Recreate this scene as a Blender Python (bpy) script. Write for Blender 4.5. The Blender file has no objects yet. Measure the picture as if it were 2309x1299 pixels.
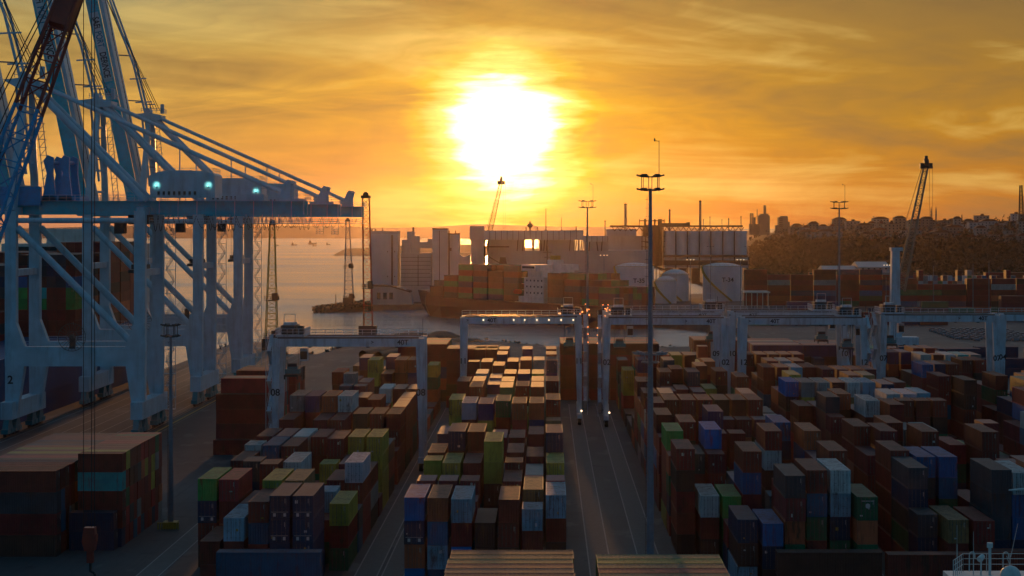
import bpy, bmesh, math, random
from mathutils import Vector, Matrix
from mathutils.bvhtree import BVHTree
random.seed(7)
S = bpy.context.scene
C = S.collection
# ------------------------------------------------------------------ camera
FPX, VX, HY, EYE = 4400.0, 1231.0, 508.0, 44.0   # focal length in photo pixels, vanishing point, eye height
cd = bpy.data.cameras.new('camera'); cam = bpy.data.objects.new('camera', cd); C.objects.link(cam)
cam.location = (0, 0, EYE); cam.rotation_euler = (math.radians(90), 0, 0)
cd.sensor_width = 36; cd.lens = 36 * FPX / 2309
cd.shift_x = -(VX - 1154.5) / 2309; cd.shift_y = (HY - 649.5) / 2309
cd.clip_start = 1; cd.clip_end = 60000
S.camera = cam
def at(x, y, Y):            # the point at depth Y seen in that direction
    return Vector(((x - VX) / FPX * Y, Y, EYE - (y - HY) / FPX * Y))
# ------------------------------------------------------------------ light
SUN_EL, SUN_AZ = math.radians(2.6), math.radians(-1.25)
sdir = Vector((math.sin(SUN_AZ) * math.cos(SUN_EL), math.cos(SUN_AZ) * math.cos(SUN_EL), math.sin(SUN_EL)))
W = bpy.data.worlds.new('World'); S.world = W; W.use_nodes = True
nt = W.node_tree; nt.nodes.clear()
class NB:
    def __init__(s, nt): s.nt = nt
    def n(s, t, **k):
        o = s.nt.nodes.new(t)
        for a, v in k.items(): setattr(o, a, v)
        return o
    def put(s, sock, v):
        if hasattr(v, 'is_output'): s.nt.links.new(v, sock)
        elif v is not None:
            if isinstance(v, (tuple, list)) and sock.type == 'RGBA' and len(v) == 3: v = (*v, 1)
            sock.default_value = v
    def m(s, op, a, b=None, c=None, clamp=False):
        o = s.n('ShaderNodeMath', operation=op); o.use_clamp = clamp
        for i, v in enumerate((a, b, c)):
            if v is not None: s.put(o.inputs[i], v)
        return o.outputs[0]
    def vm(s, op, a, b=None):
        o = s.n('ShaderNodeVectorMath', operation=op)
        s.put(o.inputs[0], a)
        if b is not None: s.put(o.inputs[1], b)
        return o.outputs['Value'] if op in ('DOT_PRODUCT', 'LENGTH') else o.outputs[0]
    def mix(s, f, a, b, mode='MIX'):
        o = s.n('ShaderNodeMix', data_type='RGBA', blend_type=mode)
        s.put(o.inputs[0], f); s.put(o.inputs[6], a); s.put(o.inputs[7], b)
        return o.outputs[2]
    def ramp(s, f, stops, interp='LINEAR'):
        o = s.n('ShaderNodeValToRGB'); r = o.color_ramp; r.interpolation = interp
        while len(r.elements) < len(stops): r.elements.new(0.5)
        for e, (p, c) in zip(r.elements, stops):
            e.position = p; e.color = (*c, 1) if len(c) == 3 else c
        s.put(o.inputs[0], f); return o.outputs[0]
    def noise(s, vec, scale, detail=3, rough=.55, dist=0, w=None):
        o = s.n('ShaderNodeTexNoise'); s.put(o.inputs['Vector'], vec)
        o.inputs['Scale'].default_value = scale; o.inputs['Detail'].default_value = detail
        o.inputs['Roughness'].default_value = rough; o.inputs['Distortion'].default_value = dist
        return o.outputs[0]
def lin(r, g, b):
    f = lambda c: (c / 255 / 12.92) if c <= 10 else ((c / 255 + .055) / 1.055) ** 2.4
    return (f(r), f(g), f(b))
b = NB(nt)
tc = b.n('ShaderNodeTexCoord').outputs['Generated']
nrm = b.vm('NORMALIZE', tc)
sep = b.n('ShaderNodeSeparateXYZ'); b.put(sep.inputs[0], nrm)
dx, dy, dz = sep.outputs
el = b.m('MULTIPLY', b.m('ARCSINE', dz), 180 / math.pi)                      # degrees above the horizon
az = b.m('MULTIPLY', b.m('ARCTAN2', dx, dy), 180 / math.pi)                  # degrees right of the yard axis
# thin streaked cloud
cv = b.n('ShaderNodeCombineXYZ')
warp = b.noise(b.vm('MULTIPLY', nrm, (6, 6, 30)), 1.0, 3)
b.put(cv.inputs[0], b.m('MULTIPLY', az, .11)); b.put(cv.inputs[1], b.m('ADD', b.m('MULTIPLY', el, .62), b.m('ADD', b.m('MULTIPLY', warp, 1.6), b.m('MULTIPLY', az, -.035))))
b.put(cv.inputs[2], 3.3)
cl1 = b.noise(cv.outputs[0], 1.15, 6, .58, .6)
cv2 = b.n('ShaderNodeCombineXYZ')
b.put(cv2.inputs[0], b.m('MULTIPLY', az, .05)); b.put(cv2.inputs[1], b.m('ADD', b.m('MULTIPLY', el, .3), b.m('MULTIPLY', az, .03))); b.put(cv2.inputs[2], 7.7)
cl2 = b.noise(cv2.outputs[0], 1.6, 4, .6, .9)
cloud = b.m('ADD', b.m('MULTIPLY', cl1, .45), b.m('MULTIPLY', cl2, .55))
cdev = b.m('MULTIPLY', b.m('SUBTRACT', cloud, .505), 3.2)
# angle from the sun, slightly ragged by the cloud
ddot = b.vm('DOT_PRODUCT', nrm, tuple(sdir))
ang = b.m('MULTIPLY', b.m('ARCCOSINE', b.m('MINIMUM', ddot, .9999999)), 180 / math.pi)
cv3 = b.n('ShaderNodeCombineXYZ'); b.put(cv3.inputs[0], b.m('MULTIPLY', az, .35)); b.put(cv3.inputs[1], b.m('MULTIPLY', el, 2.6)); b.put(cv3.inputs[2], 1.7)
streak = b.noise(cv3.outputs[0], 1.0, 5, .6, .4)
rag = b.m('ADD', ang, b.m('ADD', b.m('MULTIPLY', b.m('SUBTRACT', cl1, .5), -1.6), b.m('MULTIPLY', b.m('SUBTRACT', streak, .5), -1.5)))
# colours across and up
t_el = b.m('DIVIDE', el, 8.0, clamp=True)
t_el = b.m('ADD', t_el, b.m('MULTIPLY', b.m('SUBTRACT', cl2, .5), .25))
left = b.ramp(t_el, [(0, lin(198, 130, 98)), (.08, lin(214, 146, 98)), (.2, lin(226, 160, 84)), (.42, lin(226, 174, 82)), (.66, lin(202, 172, 98)), (.85, lin(172, 158, 112)), (1, lin(150, 148, 122))])
mid = b.ramp(t_el, [(0, lin(196, 104, 6)), (.12, lin(200, 126, 4)), (.4, lin(214, 158, 30)), (.62, lin(196, 150, 60)), (.82, lin(176, 142, 74)), (1, lin(140, 126, 90))])
rgt = b.ramp(t_el, [(0, lin(178, 104, 54)), (.1, lin(190, 120, 40)), (.35, lin(190, 136, 44)), (.62, lin(170, 128, 56)), (.8, lin(150, 118, 66)), (1, lin(126, 112, 80))])
wl = b.m('DIVIDE', b.m('SUBTRACT', -2.0, az), 10.0, clamp=True)
wr = b.m('DIVIDE', b.m('SUBTRACT', az, 1.0), 11.0, clamp=True)
sky = b.mix(wr, b.mix(wl, mid, left), rgt)
sky = b.mix(b.m('MULTIPLY', b.m('MULTIPLY', cdev, 1.7, clamp=True), .7), sky, lin(250, 214, 122))
sky = b.mix(b.m('MULTIPLY', b.m('MULTIPLY', cdev, -2.2, clamp=True), .8), sky, lin(138, 110, 68))
glow1 = b.ramp(b.m('DIVIDE', rag, 7.6, clamp=True), [(0, (1, .86, .2)), (.2, (.9, .8, .04)), (.27, (.42, .38, .0)), (.4, (.12, .075, .0)), (.65, (.03, .012, .0)), (1, (0, 0, 0))])
sky = b.mix(1.0, sky, glow1, 'ADD')
core = b.ramp(b.m('DIVIDE', rag, 3.0, clamp=True), [(0, (1, 1, 1)), (.48, (.9, .9, .9)), (.62, (.16, .16, .16)), (.84, (0, 0, 0))])
corec = b.mix(core, (0, 0, 0, 1), (2.4, 1.95, 1.5, 1))
sky = b.mix(1.0, sky, corec, 'ADD')
# the sky physics for the part of the dome above the frame
nis = b.n('ShaderNodeTexSky', sky_type='NISHITA'); nis.sun_disc = False
nis.sun_elevation = SUN_EL; nis.sun_rotation = SUN_AZ; nis.air_density = 1.5; nis.dust_density = 2.5; nis.ozone_density = 2.0
dome = b.mix(1.0, nis.outputs[0], (.014, .026, .045, 1), 'MULTIPLY')
dome = b.mix(1.0, dome, (.022, .095, .175, 1), 'ADD')
# low sunset band only spans the western third of the horizon
wfade = b.m('DIVIDE', b.m('SUBTRACT', b.m('ABSOLUTE', az), 20.0), 28.0, clamp=True)
efade = b.m('DIVIDE', b.m('SUBTRACT', el, 7.5), 40.0, clamp=True)
sky = b.mix(b.m('DIVIDE', b.m('SUBTRACT', el, 7.0), 7.0, clamp=True), sky, lin(200, 204, 212))
fd = b.m('MAXIMUM', wfade, efade)
fd = b.m('SMOOTH_MIN', fd, 1.0, .1)
final = b.mix(fd, sky, dome)
bg = b.n('ShaderNodeBackground'); final = b.mix(1.0, final, (.90, .885, .82, 1), 'MULTIPLY'); b.put(bg.inputs[0], final); bg.inputs[1].default_value = 1.0
out = b.n('ShaderNodeOutputWorld'); nt.links.new(bg.outputs[0], out.inputs[0])
W.cycles.sampling_method = 'MANUAL'; W.cycles.sample_map_resolution = 2048
sl = bpy.data.lights.new('sun', 'SUN'); sun = bpy.data.objects.new('sun', sl); C.objects.link(sun)
sl.energy = 1.6; sl.angle = math.radians(1.2); sl.color = (1.0, .42, .10)
sun.rotation_euler = (-sdir).to_track_quat('-Z', 'Y').to_euler(); sun.location = (0, -20, 90)
S.view_settings.view_transform = 'Standard'; S.view_settings.look = 'None'
S.view_settings.gamma = 1; S.view_settings.exposure = 0; S.view_settings.use_curve_mapping = False
S.render.engine = 'CYCLES'; S.cycles.max_bounces = 5; S.cycles.diffuse_bounces = 2; S.cycles.glossy_bounces = 3
S.cycles.volume_bounces = 0; S.cycles.use_denoising = True; S.cycles.sample_clamp_indirect = 4
# ------------------------------------------------------------------ helpers
class MB:
    def __init__(s): s.v = []; s.f = []; s.mi = []; s.col = []
    def add(s, vs, fs, mi=0, col=None):
        o = len(s.v); s.v += [tuple(v) for v in vs]
        for f in fs: s.f.append(tuple(o + i for i in f)); s.mi.append(mi); s.col.append(col)
        return s
    def box(s, x0, x1, y0, y1, z0, z1, mi=0, col=None):
        if x0 > x1: x0, x1 = x1, x0
        if y0 > y1: y0, y1 = y1, y0
        if z0 > z1: z0, z1 = z1, z0
        return s.add([(x0,y0,z0),(x1,y0,z0),(x1,y1,z0),(x0,y1,z0),(x0,y0,z1),(x1,y0,z1),(x1,y1,z1),(x0,y1,z1)],
              [(0,3,2,1),(4,5,6,7),(0,1,5,4),(1,2,6,5),(2,3,7,6),(3,0,4,7)], mi, col)
    def frame(s, p, q, up=None):
        p, q = Vector(p), Vector(q); d = (q - p).normalized()
        u = Vector(up) if up else Vector((0, 0, 1))
        if abs(d.dot(u)) > .98: u = Vector((0, 1, 0))
        a = d.cross(u).normalized(); return p, q, a, a.cross(d)
    def beam(s, p, q, w, h=None, mi=0, up=None, w2=None, h2=None):
        h = h or w; w2 = w if w2 is None else w2; h2 = h if h2 is None else h2
        p, q, a, c = s.frame(p, q, up)
        vs = []
        for P_, ww, hh in ((p, w, h), (q, w2, h2)):
            for i, j in ((-1,-1),(1,-1),(1,1),(-1,1)): vs.append(P_ + a*i*ww/2 + c*j*hh/2)
        return s.add(vs, [(0,1,2,3),(7,6,5,4),(0,4,5,1),(1,5,6,2),(2,6,7,3),(3,7,4,0)], mi)
    def tube(s, p, q, r, r2=None, n=8, mi=0, caps=True):
        r2 = r if r2 is None else r2
        p, q, a, c = s.frame(p, q)
        vs = []
        for P_, rr in ((p, r), (q, r2)):
            for i in range(n):
                t = 2*math.pi*i/n; vs.append(P_ + a*math.cos(t)*rr + c*math.sin(t)*rr)
        fs = [(i, i+n, (i+1)%n+n, (i+1)%n) for i in range(n)]
        if caps: fs += [tuple(range(n)), tuple(range(2*n-1, n-1, -1))]
        return s.add(vs, fs, mi)
    def lathe(s, cx, cy, prof, n=24, mi=0):
        vs = []; fs = []
        for r, z in prof:
            for i in range(n):
                t = 2*math.pi*i/n; vs.append((cx+r*math.cos(t), cy+r*math.sin(t), z))
        for k in range(len(prof)-1):
            for i in range(n):
                j = (i+1)%n; fs.append((k*n+i, k*n+j, (k+1)*n+j, (k+1)*n+i))
        fs.append(tuple(range(n-1,-1,-1))); fs.append(tuple((len(prof)-1)*n+i for i in range(n)))
        return s.add(vs, fs, mi)
    def prism(s, pts, y0, y1, mi=0, axis='y'):
        n = len(pts)
        f = {'y': lambda a, c, t: (a, t, c), 'x': lambda a, c, t: (t, a, c), 'z': lambda a, c, t: (a, c, t)}[axis]
        vs = [f(a, c, y0) for a, c in pts] + [f(a, c, y1) for a, c in pts]
        fs = [tuple(range(n-1,-1,-1)), tuple(range(n, 2*n))] + [(i, (i+1)%n, (i+1)%n+n, i+n) for i in range(n)]
        return s.add(vs, fs, mi)
    def rail(s, pts, h=1.1, r=.035, post=1.6, mi=0):       # handrail along a path
        for p, q in zip(pts[:-1], pts[1:]):
            p, q = Vector(p), Vector(q); L = (q-p).length; k = max(1, int(L/post))
            for t in (h, h*.5): s.beam(p+Vector((0,0,t)), q+Vector((0,0,t)), r*2, mi=mi)
            for i in range(k+1):
                o = p.lerp(q, i/k); s.beam(o, o+Vector((0,0,h)), r*2, mi=mi)
        return s
    def mesh(s, name, mats, origin=(0,0,0), smooth=False):
        me = bpy.data.meshes.new(name); o = Vector(origin)
        me.from_pydata([tuple(Vector(v)-o) for v in s.v], [], s.f)
        for m_ in (mats if isinstance(mats, (list, tuple)) else [mats]): me.materials.append(m_)
        me.polygons.foreach_set('material_index', s.mi)
        if smooth: me.polygons.foreach_set('use_smooth', [True]*len(s.f))
        if any(c is not None for c in s.col):
            ca = me.color_attributes.new('tint', 'FLOAT_COLOR', 'CORNER'); vals = []
            for p_, c in zip(s.f, s.col):
                c = c or (.1,.1,.1); vals += [c[0], c[1], c[2], 1.0]*len(p_)
            ca.data.foreach_set('color', vals)
        bm = bmesh.new(); bm.from_mesh(me); bmesh.ops.recalc_face_normals(bm, faces=bm.faces); bm.to_mesh(me); bm.free()
        me.update(); return me
    def build(s, name, mats, parent=None, smooth=False, origin=None):
        o0 = origin if origin is not None else (parent_world(parent) if parent else (0,0,0))
        ob = bpy.data.objects.new(name, s.mesh(name, mats, o0, smooth)); C.objects.link(ob)
        if parent: ob.parent = parent
        elif origin is not None: ob.location = origin
        return ob
def parent_world(o):
    v = Vector((0,0,0))
    while o: v += o.location; o = o.parent
    return v
def tag(o, label=None, cat=None, group=None, kind=None):
    if label: o['label'] = label
    if cat: o['category'] = cat
    if group: o['group'] = group
    if kind: o['kind'] = kind
    return o
def empty(name, loc, label, cat, group=None):
    o = bpy.data.objects.new(name, None); C.objects.link(o); o.location = loc; o.empty_display_size = .5
    return tag(o, label, cat, group)
def copy_tree(o, parent=None):
    c = o.copy(); C.objects.link(c); c.parent = parent
    for ch in o.children: copy_tree(ch, c)
    return c
def text(name, s, loc, size, m, parent=None, rot=(90,0,0), align='CENTER', ext=.02):
    cu = bpy.data.curves.new(name, 'FONT'); cu.body = s; cu.size = size; cu.extrude = ext
    cu.offset = .02*size; cu.align_x = align; cu.align_y = 'CENTER'
    t_ = bpy.data.objects.new(name, cu); C.objects.link(t_)
    me = bpy.data.meshes.new_from_object(t_.evaluated_get(bpy.context.evaluated_depsgraph_get())); me.materials.clear(); me.materials.append(m)
    bpy.data.objects.remove(t_); bpy.data.curves.remove(cu)
    o = bpy.data.objects.new(name, me); C.objects.link(o)
    o.rotation_euler = [math.radians(a) for a in rot]
    if parent: o.parent = parent; o.location = Vector(loc) - parent_world(parent)
    else: o.location = loc
    return o
def mat(name, rgb, rough=.6, metal=0, var=.18, scale=.6, dirt=.0, dirtc=(.05,.035,.025), bump=0, bscale=20, streak=False, spec=.5):
    m = bpy.data.materials.new(name); m.use_nodes = True; t = m.node_tree; q = NB(t)
    bs = t.nodes['Principled BSDF']; g = q.n('ShaderNodeNewGeometry').outputs['Position']
    no = q.noise(g, scale, 5, .6)
    c = q.mix(1.0, (*rgb, 1), q.ramp(no, [(.25, (1-var,)*3), (.75, (1+var,)*3)]), 'MULTIPLY')
    if dirt:
        vec = q.vm('MULTIPLY', g, (1, 1, .12)) if streak else g
        d = q.noise(vec, scale*2.7, 6, .65)
        c = q.mix(q.m('MULTIPLY', q.ramp(d, [(.5, (0,)*3), (.68, (1,)*3)]), dirt), c, (*dirtc, 1))
    q.put(bs.inputs['Base Color'], c); bs.inputs['Roughness'].default_value = rough; bs.inputs['Metallic'].default_value = metal
    bs.inputs['Specular IOR Level'].default_value = spec
    if bump:
        bu = q.n('ShaderNodeBump'); bu.inputs['Strength'].default_value = bump; bu.inputs['Distance'].default_value = .1
        q.put(bu.inputs['Height'], q.noise(g, bscale, 4)); q.put(bs.inputs['Normal'], bu.outputs[0])
    return m
def glow(name, rgb, e):
    m = bpy.data.materials.new(name); m.use_nodes = True; bs = m.node_tree.nodes['Principled BSDF']
    bs.inputs['Base Color'].default_value = (*rgb, 1); bs.inputs['Emission Color'].default_value = (*rgb, 1); bs.inputs['Emission Strength'].default_value = e
    return m
M = {}
M['dark'] = mat('dark_steel', (.03,.03,.032), .5)
M['rubber'] = mat('rubber', (.02,.02,.02), .8)
M['rtg'] = mat('pale_crane_paint', (.50,.58,.66), .45, dirt=.45, streak=True, scale=.5, dirtc=(.12,.08,.06))
M['sts'] = mat('white_crane_paint', (.46,.60,.70), .45, dirt=.3, streak=True, scale=.3, dirtc=(.14,.12,.11))
M['stsblue'] = mat('blue_crane_paint', (.004,.50,.62), .45, dirt=.25, scale=.3)
M['teal'] = mat('teal_paint', (.02,.22,.26), .5, dirt=.5, scale=1.5)
M['letter'] = mat('letter_black', (.015,.015,.02), .6, var=0)
M['letterteal'] = mat('letter_teal', (.01,.22,.33), .6, var=0)
M['letterwhite'] = mat('letter_white', (.7,.7,.7), .6, var=0)
M['panelwhite'] = mat('white_panel', (.55,.6,.62), .5)
M['red'] = mat('red_crane_paint', (.32,.035,.02), .45, dirt=.3, scale=.8)
M['mblue'] = mat('mobile_crane_blue', (.01,.30,.58), .4, dirt=.25, scale=.8)
M['galv'] = mat('galvanised_steel', (.18,.22,.27), .45, metal=.3, dirt=.2, scale=.8)
M['rope'] = mat('wire_rope', (.03,.025,.025), .6)
M['white'] = mat('ship_white', (.62,.62,.6), .5, dirt=.3, streak=True, scale=.4, dirtc=(.3,.16,.08))
M['glass'] = mat('dark_glass', (.02,.025,.03), .12, var=0)
M['concrete'] = mat('silo_concrete', (.42,.39,.38), .8, dirt=.35, streak=True, scale=.06, dirtc=(.18,.15,.12))
M['clad'] = mat('pale_cladding', (.50,.50,.52), .55, dirt=.3, streak=True, scale=.06, dirtc=(.22,.19,.17))
M['rustst'] = mat('brown_steelwork', (.14,.08,.045), .7)
M['tank'] = mat('tank_white', (.6,.6,.62), .5, dirt=.25, streak=True, scale=.1, dirtc=(.3,.26,.2))
M['yellow'] = mat('yellow_paint', (.42,.28,.03), .5, dirt=.4, scale=1)
M['green'] = mat('green_paint', (.03,.2,.06), .5, dirt=.3, scale=1)
M['lampwarm'] = glow('lamp_warm', (1,.75,.45), 2.4)
M['lamporange'] = glow('lamp_orange', (1,.3,.08), 4)
M['lampcool'] = glow('lamp_cool', (.5,1,.85), .7)
# ------------------------------------------------------------------ ground, quays, water, hills
def noisy_ground():
    m = bpy.data.materials.new('yard_paving'); m.use_nodes = True; t = m.node_tree; q = NB(t); bs = t.nodes['Principled BSDF']
    g = q.n('ShaderNodeNewGeometry').outputs['Position']
    big = q.noise(g, .03, 4); sm = q.noise(g, 1.3, 5, .65); tr = q.noise(q.vm('MULTIPLY', g, (1.0, .03, 1)), .9, 4)
    c = q.mix(1.0, q.ramp(big, [(.3, (.045,.05,.056)), (.7, (.095,.098,.104))]), q.ramp(sm, [(.3, (.75,)*3), (.7, (1.15,)*3)]), 'MULTIPLY')
    c = q.mix(q.m('MULTIPLY', q.ramp(tr, [(.5, (0,)*3), (.72, (1,)*3)]), .45), c, (.045,.045,.048,1))
    sp = q.n('ShaderNodeSeparateXYZ'); q.put(sp.inputs[0], g)
    jy = q.m('LESS_THAN', q.m('FRACT', q.m('DIVIDE', sp.outputs[1], 6.0)), .02)
    jx = q.m('LESS_THAN', q.m('FRACT', q.m('DIVIDE', sp.outputs[0], 7.5)), .016)
    c = q.mix(q.m('MULTIPLY', q.m('MAXIMUM', jx, jy), .4), c, (.03,.03,.03,1))
    oil = q.noise(g, .22, 6, .7, .8); c = q.mix(q.m('MULTIPLY', q.ramp(oil, [(.56, (0,)*3), (.66, (1,)*3)]), .65), c, (.03,.03,.034,1))
    pat = q.noise(q.vm('MULTIPLY', g, (.5,.2,1)), .35, 3, .5); c = q.mix(q.m('MULTIPLY', q.ramp(pat, [(.6, (0,)*3), (.66, (1,)*3)]), .35), c, (.2,.2,.2,1))
    q.put(bs.inputs['Base Color'], c)
    q.put(bs.inputs['Roughness'], q.m('ADD', .5, q.m('MULTIPLY', sm, .35)))
    bs.inputs['Specular IOR Level'].default_value = .22
    bu = q.n('ShaderNodeBump'); bu.inputs['Strength'].default_value = .25; bu.inputs['Distance'].default_value = .05
    q.put(bu.inputs['Height'], sm); q.put(bs.inputs['Normal'], bu.outputs[0])
    return m
M['yard'] = noisy_ground()
M['quay'] = mat('quay_concrete', (.13,.115,.10), .85, dirt=.5, scale=.15)
shore = [(-117,-60),(-117,735),(-100,735),(-96,668),(-78,667),(-74,705),(-64,758),(-48,781),(-38,776),(-26,748),(-15,735),(3,709),(30,700),(60,712),(80,760),(84,832),(57,888),(-46,1044),(-60,1085),(-90,1080),(-106,1056),(-119,1049),(-124,1058),(-112,1100),(-95,1190),(40,1230),(170,1290),(215,1500),(260,2200),(400,6000),(9000,6000),(9000,-60)]
mb = MB(); n = len(shore)
mb.add([(x,y,0) for x,y in shore], [tuple(range(n))])
tag(mb.build('ground', M['yard']), kind='structure')
mb = MB()
for i in range(n-3):
    a, c_ = shore[i], shore[i+1]
    mb.add([(a[0],a[1],-.004),(c_[0],c_[1],-.004),(c_[0],c_[1],-6),(a[0],a[1],-6)], [(0,1,2,3)])
tag(mb.build('quay_wall', M['quay']), kind='structure')
# water
m = bpy.data.materials.new('sea_water'); m.use_nodes = True; q = NB(m.node_tree); bs = m.node_tree.nodes['Principled BSDF']
bs.inputs['Base Color'].default_value = (.22,.235,.25,1); bs.inputs['Roughness'].default_value = .12; bs.inputs['IOR'].default_value = 1.5
g = q.n('ShaderNodeNewGeometry').outputs['Position']
w1 = q.noise(q.vm('MULTIPLY', g, (.6, 1.0, 1)), .35, 5, .62); w2 = q.noise(q.vm('MULTIPLY', g, (.25, .6, 1)), .05, 4)
bu = q.n('ShaderNodeBump'); bu.inputs['Strength'].default_value = .8; bu.inputs['Distance'].default_value = 1.1
q.put(bu.inputs['Height'], q.m('ADD', w1, q.m('MULTIPLY', w2, 2.2))); q.put(bs.inputs['Normal'], bu.outputs[0])
patch = q.noise(q.vm('MULTIPLY', g, (.35, 1.0, 1)), .006, 5, .6)
q.put(bs.inputs['Roughness'], q.ramp(patch, [(.35, (.10,)*3), (.65, (.26,)*3)]))
mb = MB(); mb.add([(-12000,-60,-3),(12000,-60,-3),(12000,26000,-3),(-12000,26000,-3)], [(0,1,2,3)])
tag(mb.build('sea_water', m), kind='structure')
# lines and rails in the yard
M['linew'] = mat('road_paint_white', (.30,.30,.29), .7, dirt=.75, scale=1.5)
M['liney'] = mat('road_paint_yellow', (.45,.30,.05), .6, dirt=.5, scale=1.5)
M['railm'] = mat('steel_rail', (.16,.13,.12), .35, metal=.6)
M['slab'] = mat('runway_slab', (.105,.108,.112), .75, dirt=.5, scale=.8)
def stripe(x0, x1, y0, y1, z, m, name='road_marking'):
    mb = MB(); mb.add([(x0,y0,z),(x1,y0,z),(x1,y1,z),(x0,y1,z)], [(0,1,2,3)]); return tag(mb.build(name, m), kind='structure')
for x0, x1 in ((5.6, 8.4), (12.2, 15.0), (-51.4,-48.6), (-24.0,-21.2), (-20.6,-17.8), (39.6,42.4), (69.6,72.4)):
    stripe(x0, x1, 120, 480, .004, M['slab'], 'crane_runway')
    for e in (x0, x1): stripe(e-.09, e+.09, 120, 480, .008, M['linew'])
for i in range(14):
    stripe(-51.0+.12*i, -45.9, 286+i*1.5, 286.6+i*1.5, .008, M['linew'])
stripe(-83.2, -82.7, 150, 500, .008, M['liney']); stripe(-82.0, -81.9, 200, 700, .008, M['linew'])
for i in range(7): stripe(-110.5+i*3.9, -110.3+i*3.9, 150, 720, .008, M['linew'])
for x in (-112, -85):
    mb = MB()
    for d in (-.35, .35): mb.box(x+d-.05, x+d+.05, 140, 722, .01, .12)
    tag(mb.build('crane_rail', M['railm']), kind='structure')
# hill with the town
def hz(X, Y):
    r = max(0.0, min(1.0, (Y-1250)/1150)); s = r*r*(3-2*r)
    side = max(0.0, min(1.0, (X-140-(Y-1250)*.03)/110)); side = side*side*(3-2*side)
    h = (36 + 12*max(0, min(1, (X-280)/280)))*s - 26*max(0, min(1, (Y-2420)/500))
    h += 2.0*math.sin(X*.02+1.3)*s + 1.5*math.sin(X*.05+Y*.004)*s
    return h*side + .0
mb = MB(); NX, NY = 60, 40; xs = [120 + 1500*i/NX for i in range(NX+1)]; ys = [1240 + 2600*j/NY for j in range(NY+1)]
mb.add([(x, y, hz(x, y)-.3 if j else -.3) for j, y in enumerate(ys) for x in xs], [(j*(NX+1)+i, j*(NX+1)+i+1, (j+1)*(NX+1)+i+1, (j+1)*(NX+1)+i) for j in range(NY) for i in range(NX)])
M['hill'] = mat('hillside', (.07,.06,.035), .95, var=.35, scale=.01, dirt=.5, dirtc=(.05,.06,.025))
tag(mb.build('hillside', M['hill'], smooth=True), kind='structure')
M['far'] = mat('far_land', (.06,.065,.05), .95, scale=.002)
def ridge(name, pts, Y, depth):
    mb = MB(); vs = []; N = len(pts)
    for yy, k in ((Y, 0.0), (Y+depth*.45, 1.0), (Y+depth, .15)):
        for x, z in pts: vs.append((x, yy, -3.5 + (z+3.5)*k))
    mb.add(vs, [(j*N+i, j*N+i+1, (j+1)*N+i+1, (j+1)*N+i) for j in range(2) for i in range(N-1)])
    tag(mb.build(name, M['far'], smooth=True), kind='structure')
rr = random.Random(3)
ridge('far_hills', [(-5200+i*190, 17+7*math.sin(i*.5)+5*math.sin(i*1.7+1)+rr.uniform(-2,3)+ (26*math.exp(-((i-23)/7)**2))) for i in range(60)], 7000, 900)
ridge('headland', [(-330+i*30, max(-3, 5+6*math.sin(i*.28)+rr.uniform(-1.2,1.8))) for i in range(26)], 3000, 500)
# ------------------------------------------------------------------ containers
TH = 2.85
ORD_ = ['first','second','third','fourth','fifth','sixth','seventh','eighth']
COL = dict(b=(.008,.12,.33), B=(.006,.032,.085), r=(.25,.022,.018), R=(.44,.03,.035), o=(.46,.10,.04), n=(.21,.032,.020), N=(.07,.028,.02),
  w=(.50,.53,.54), l=(.20,.37,.48), y=(.40,.34,.05), g=(.02,.34,.07), G=(.015,.13,.055), t=(.02,.40,.40), v=(.06,.035,.13), s=(.045,.055,.07),
  p=(.52,.40,.46), e=(.25,.27,.27), a=(.30,.17,.07), k=(.03,.045,.045), m=(.20,.022,.03), u=(.004,.15,.48), C=(.008,.11,.21))
CNAME = dict(b='blue', B='navy', r='dull red', R='bright red', o='orange', n='brown', N='dark brown', w='white', l='light blue', y='olive yellow',
  g='green', G='dark green', t='teal', v='violet', s='slate grey', p='pale pink', e='grey', a='tan', k='black', m='maroon', u='vivid blue', C='deep blue')
CONT = []     # dicts
rc = random.Random(11)
def cont(x, y, z, L, h, col, along='y', blk='', pos=''):
    CONT.append(dict(x=x, y=y, z=z, L=L, h=h, col=col, a=along, blk=blk, pos=pos, r=rc.random()))
FILL = 'nNrmrnNBsrnmNroCyeGnR'
def stack(x, y, n, cols, L, h, blk, col_i, bay_i):
    for k in range(n):                       # k = 0 is the top
        c = cols[k] if k < len(cols) else rc.choice(FILL)
        jx, jy = rc.uniform(-.05,.05), rc.uniform(-.08,.08)
        cont(x+1.22+jx, y+L/2+jy, (n-1-k)*h, L, h-.03, c, 'y', blk, (col_i, bay_i, k, n))
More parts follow.
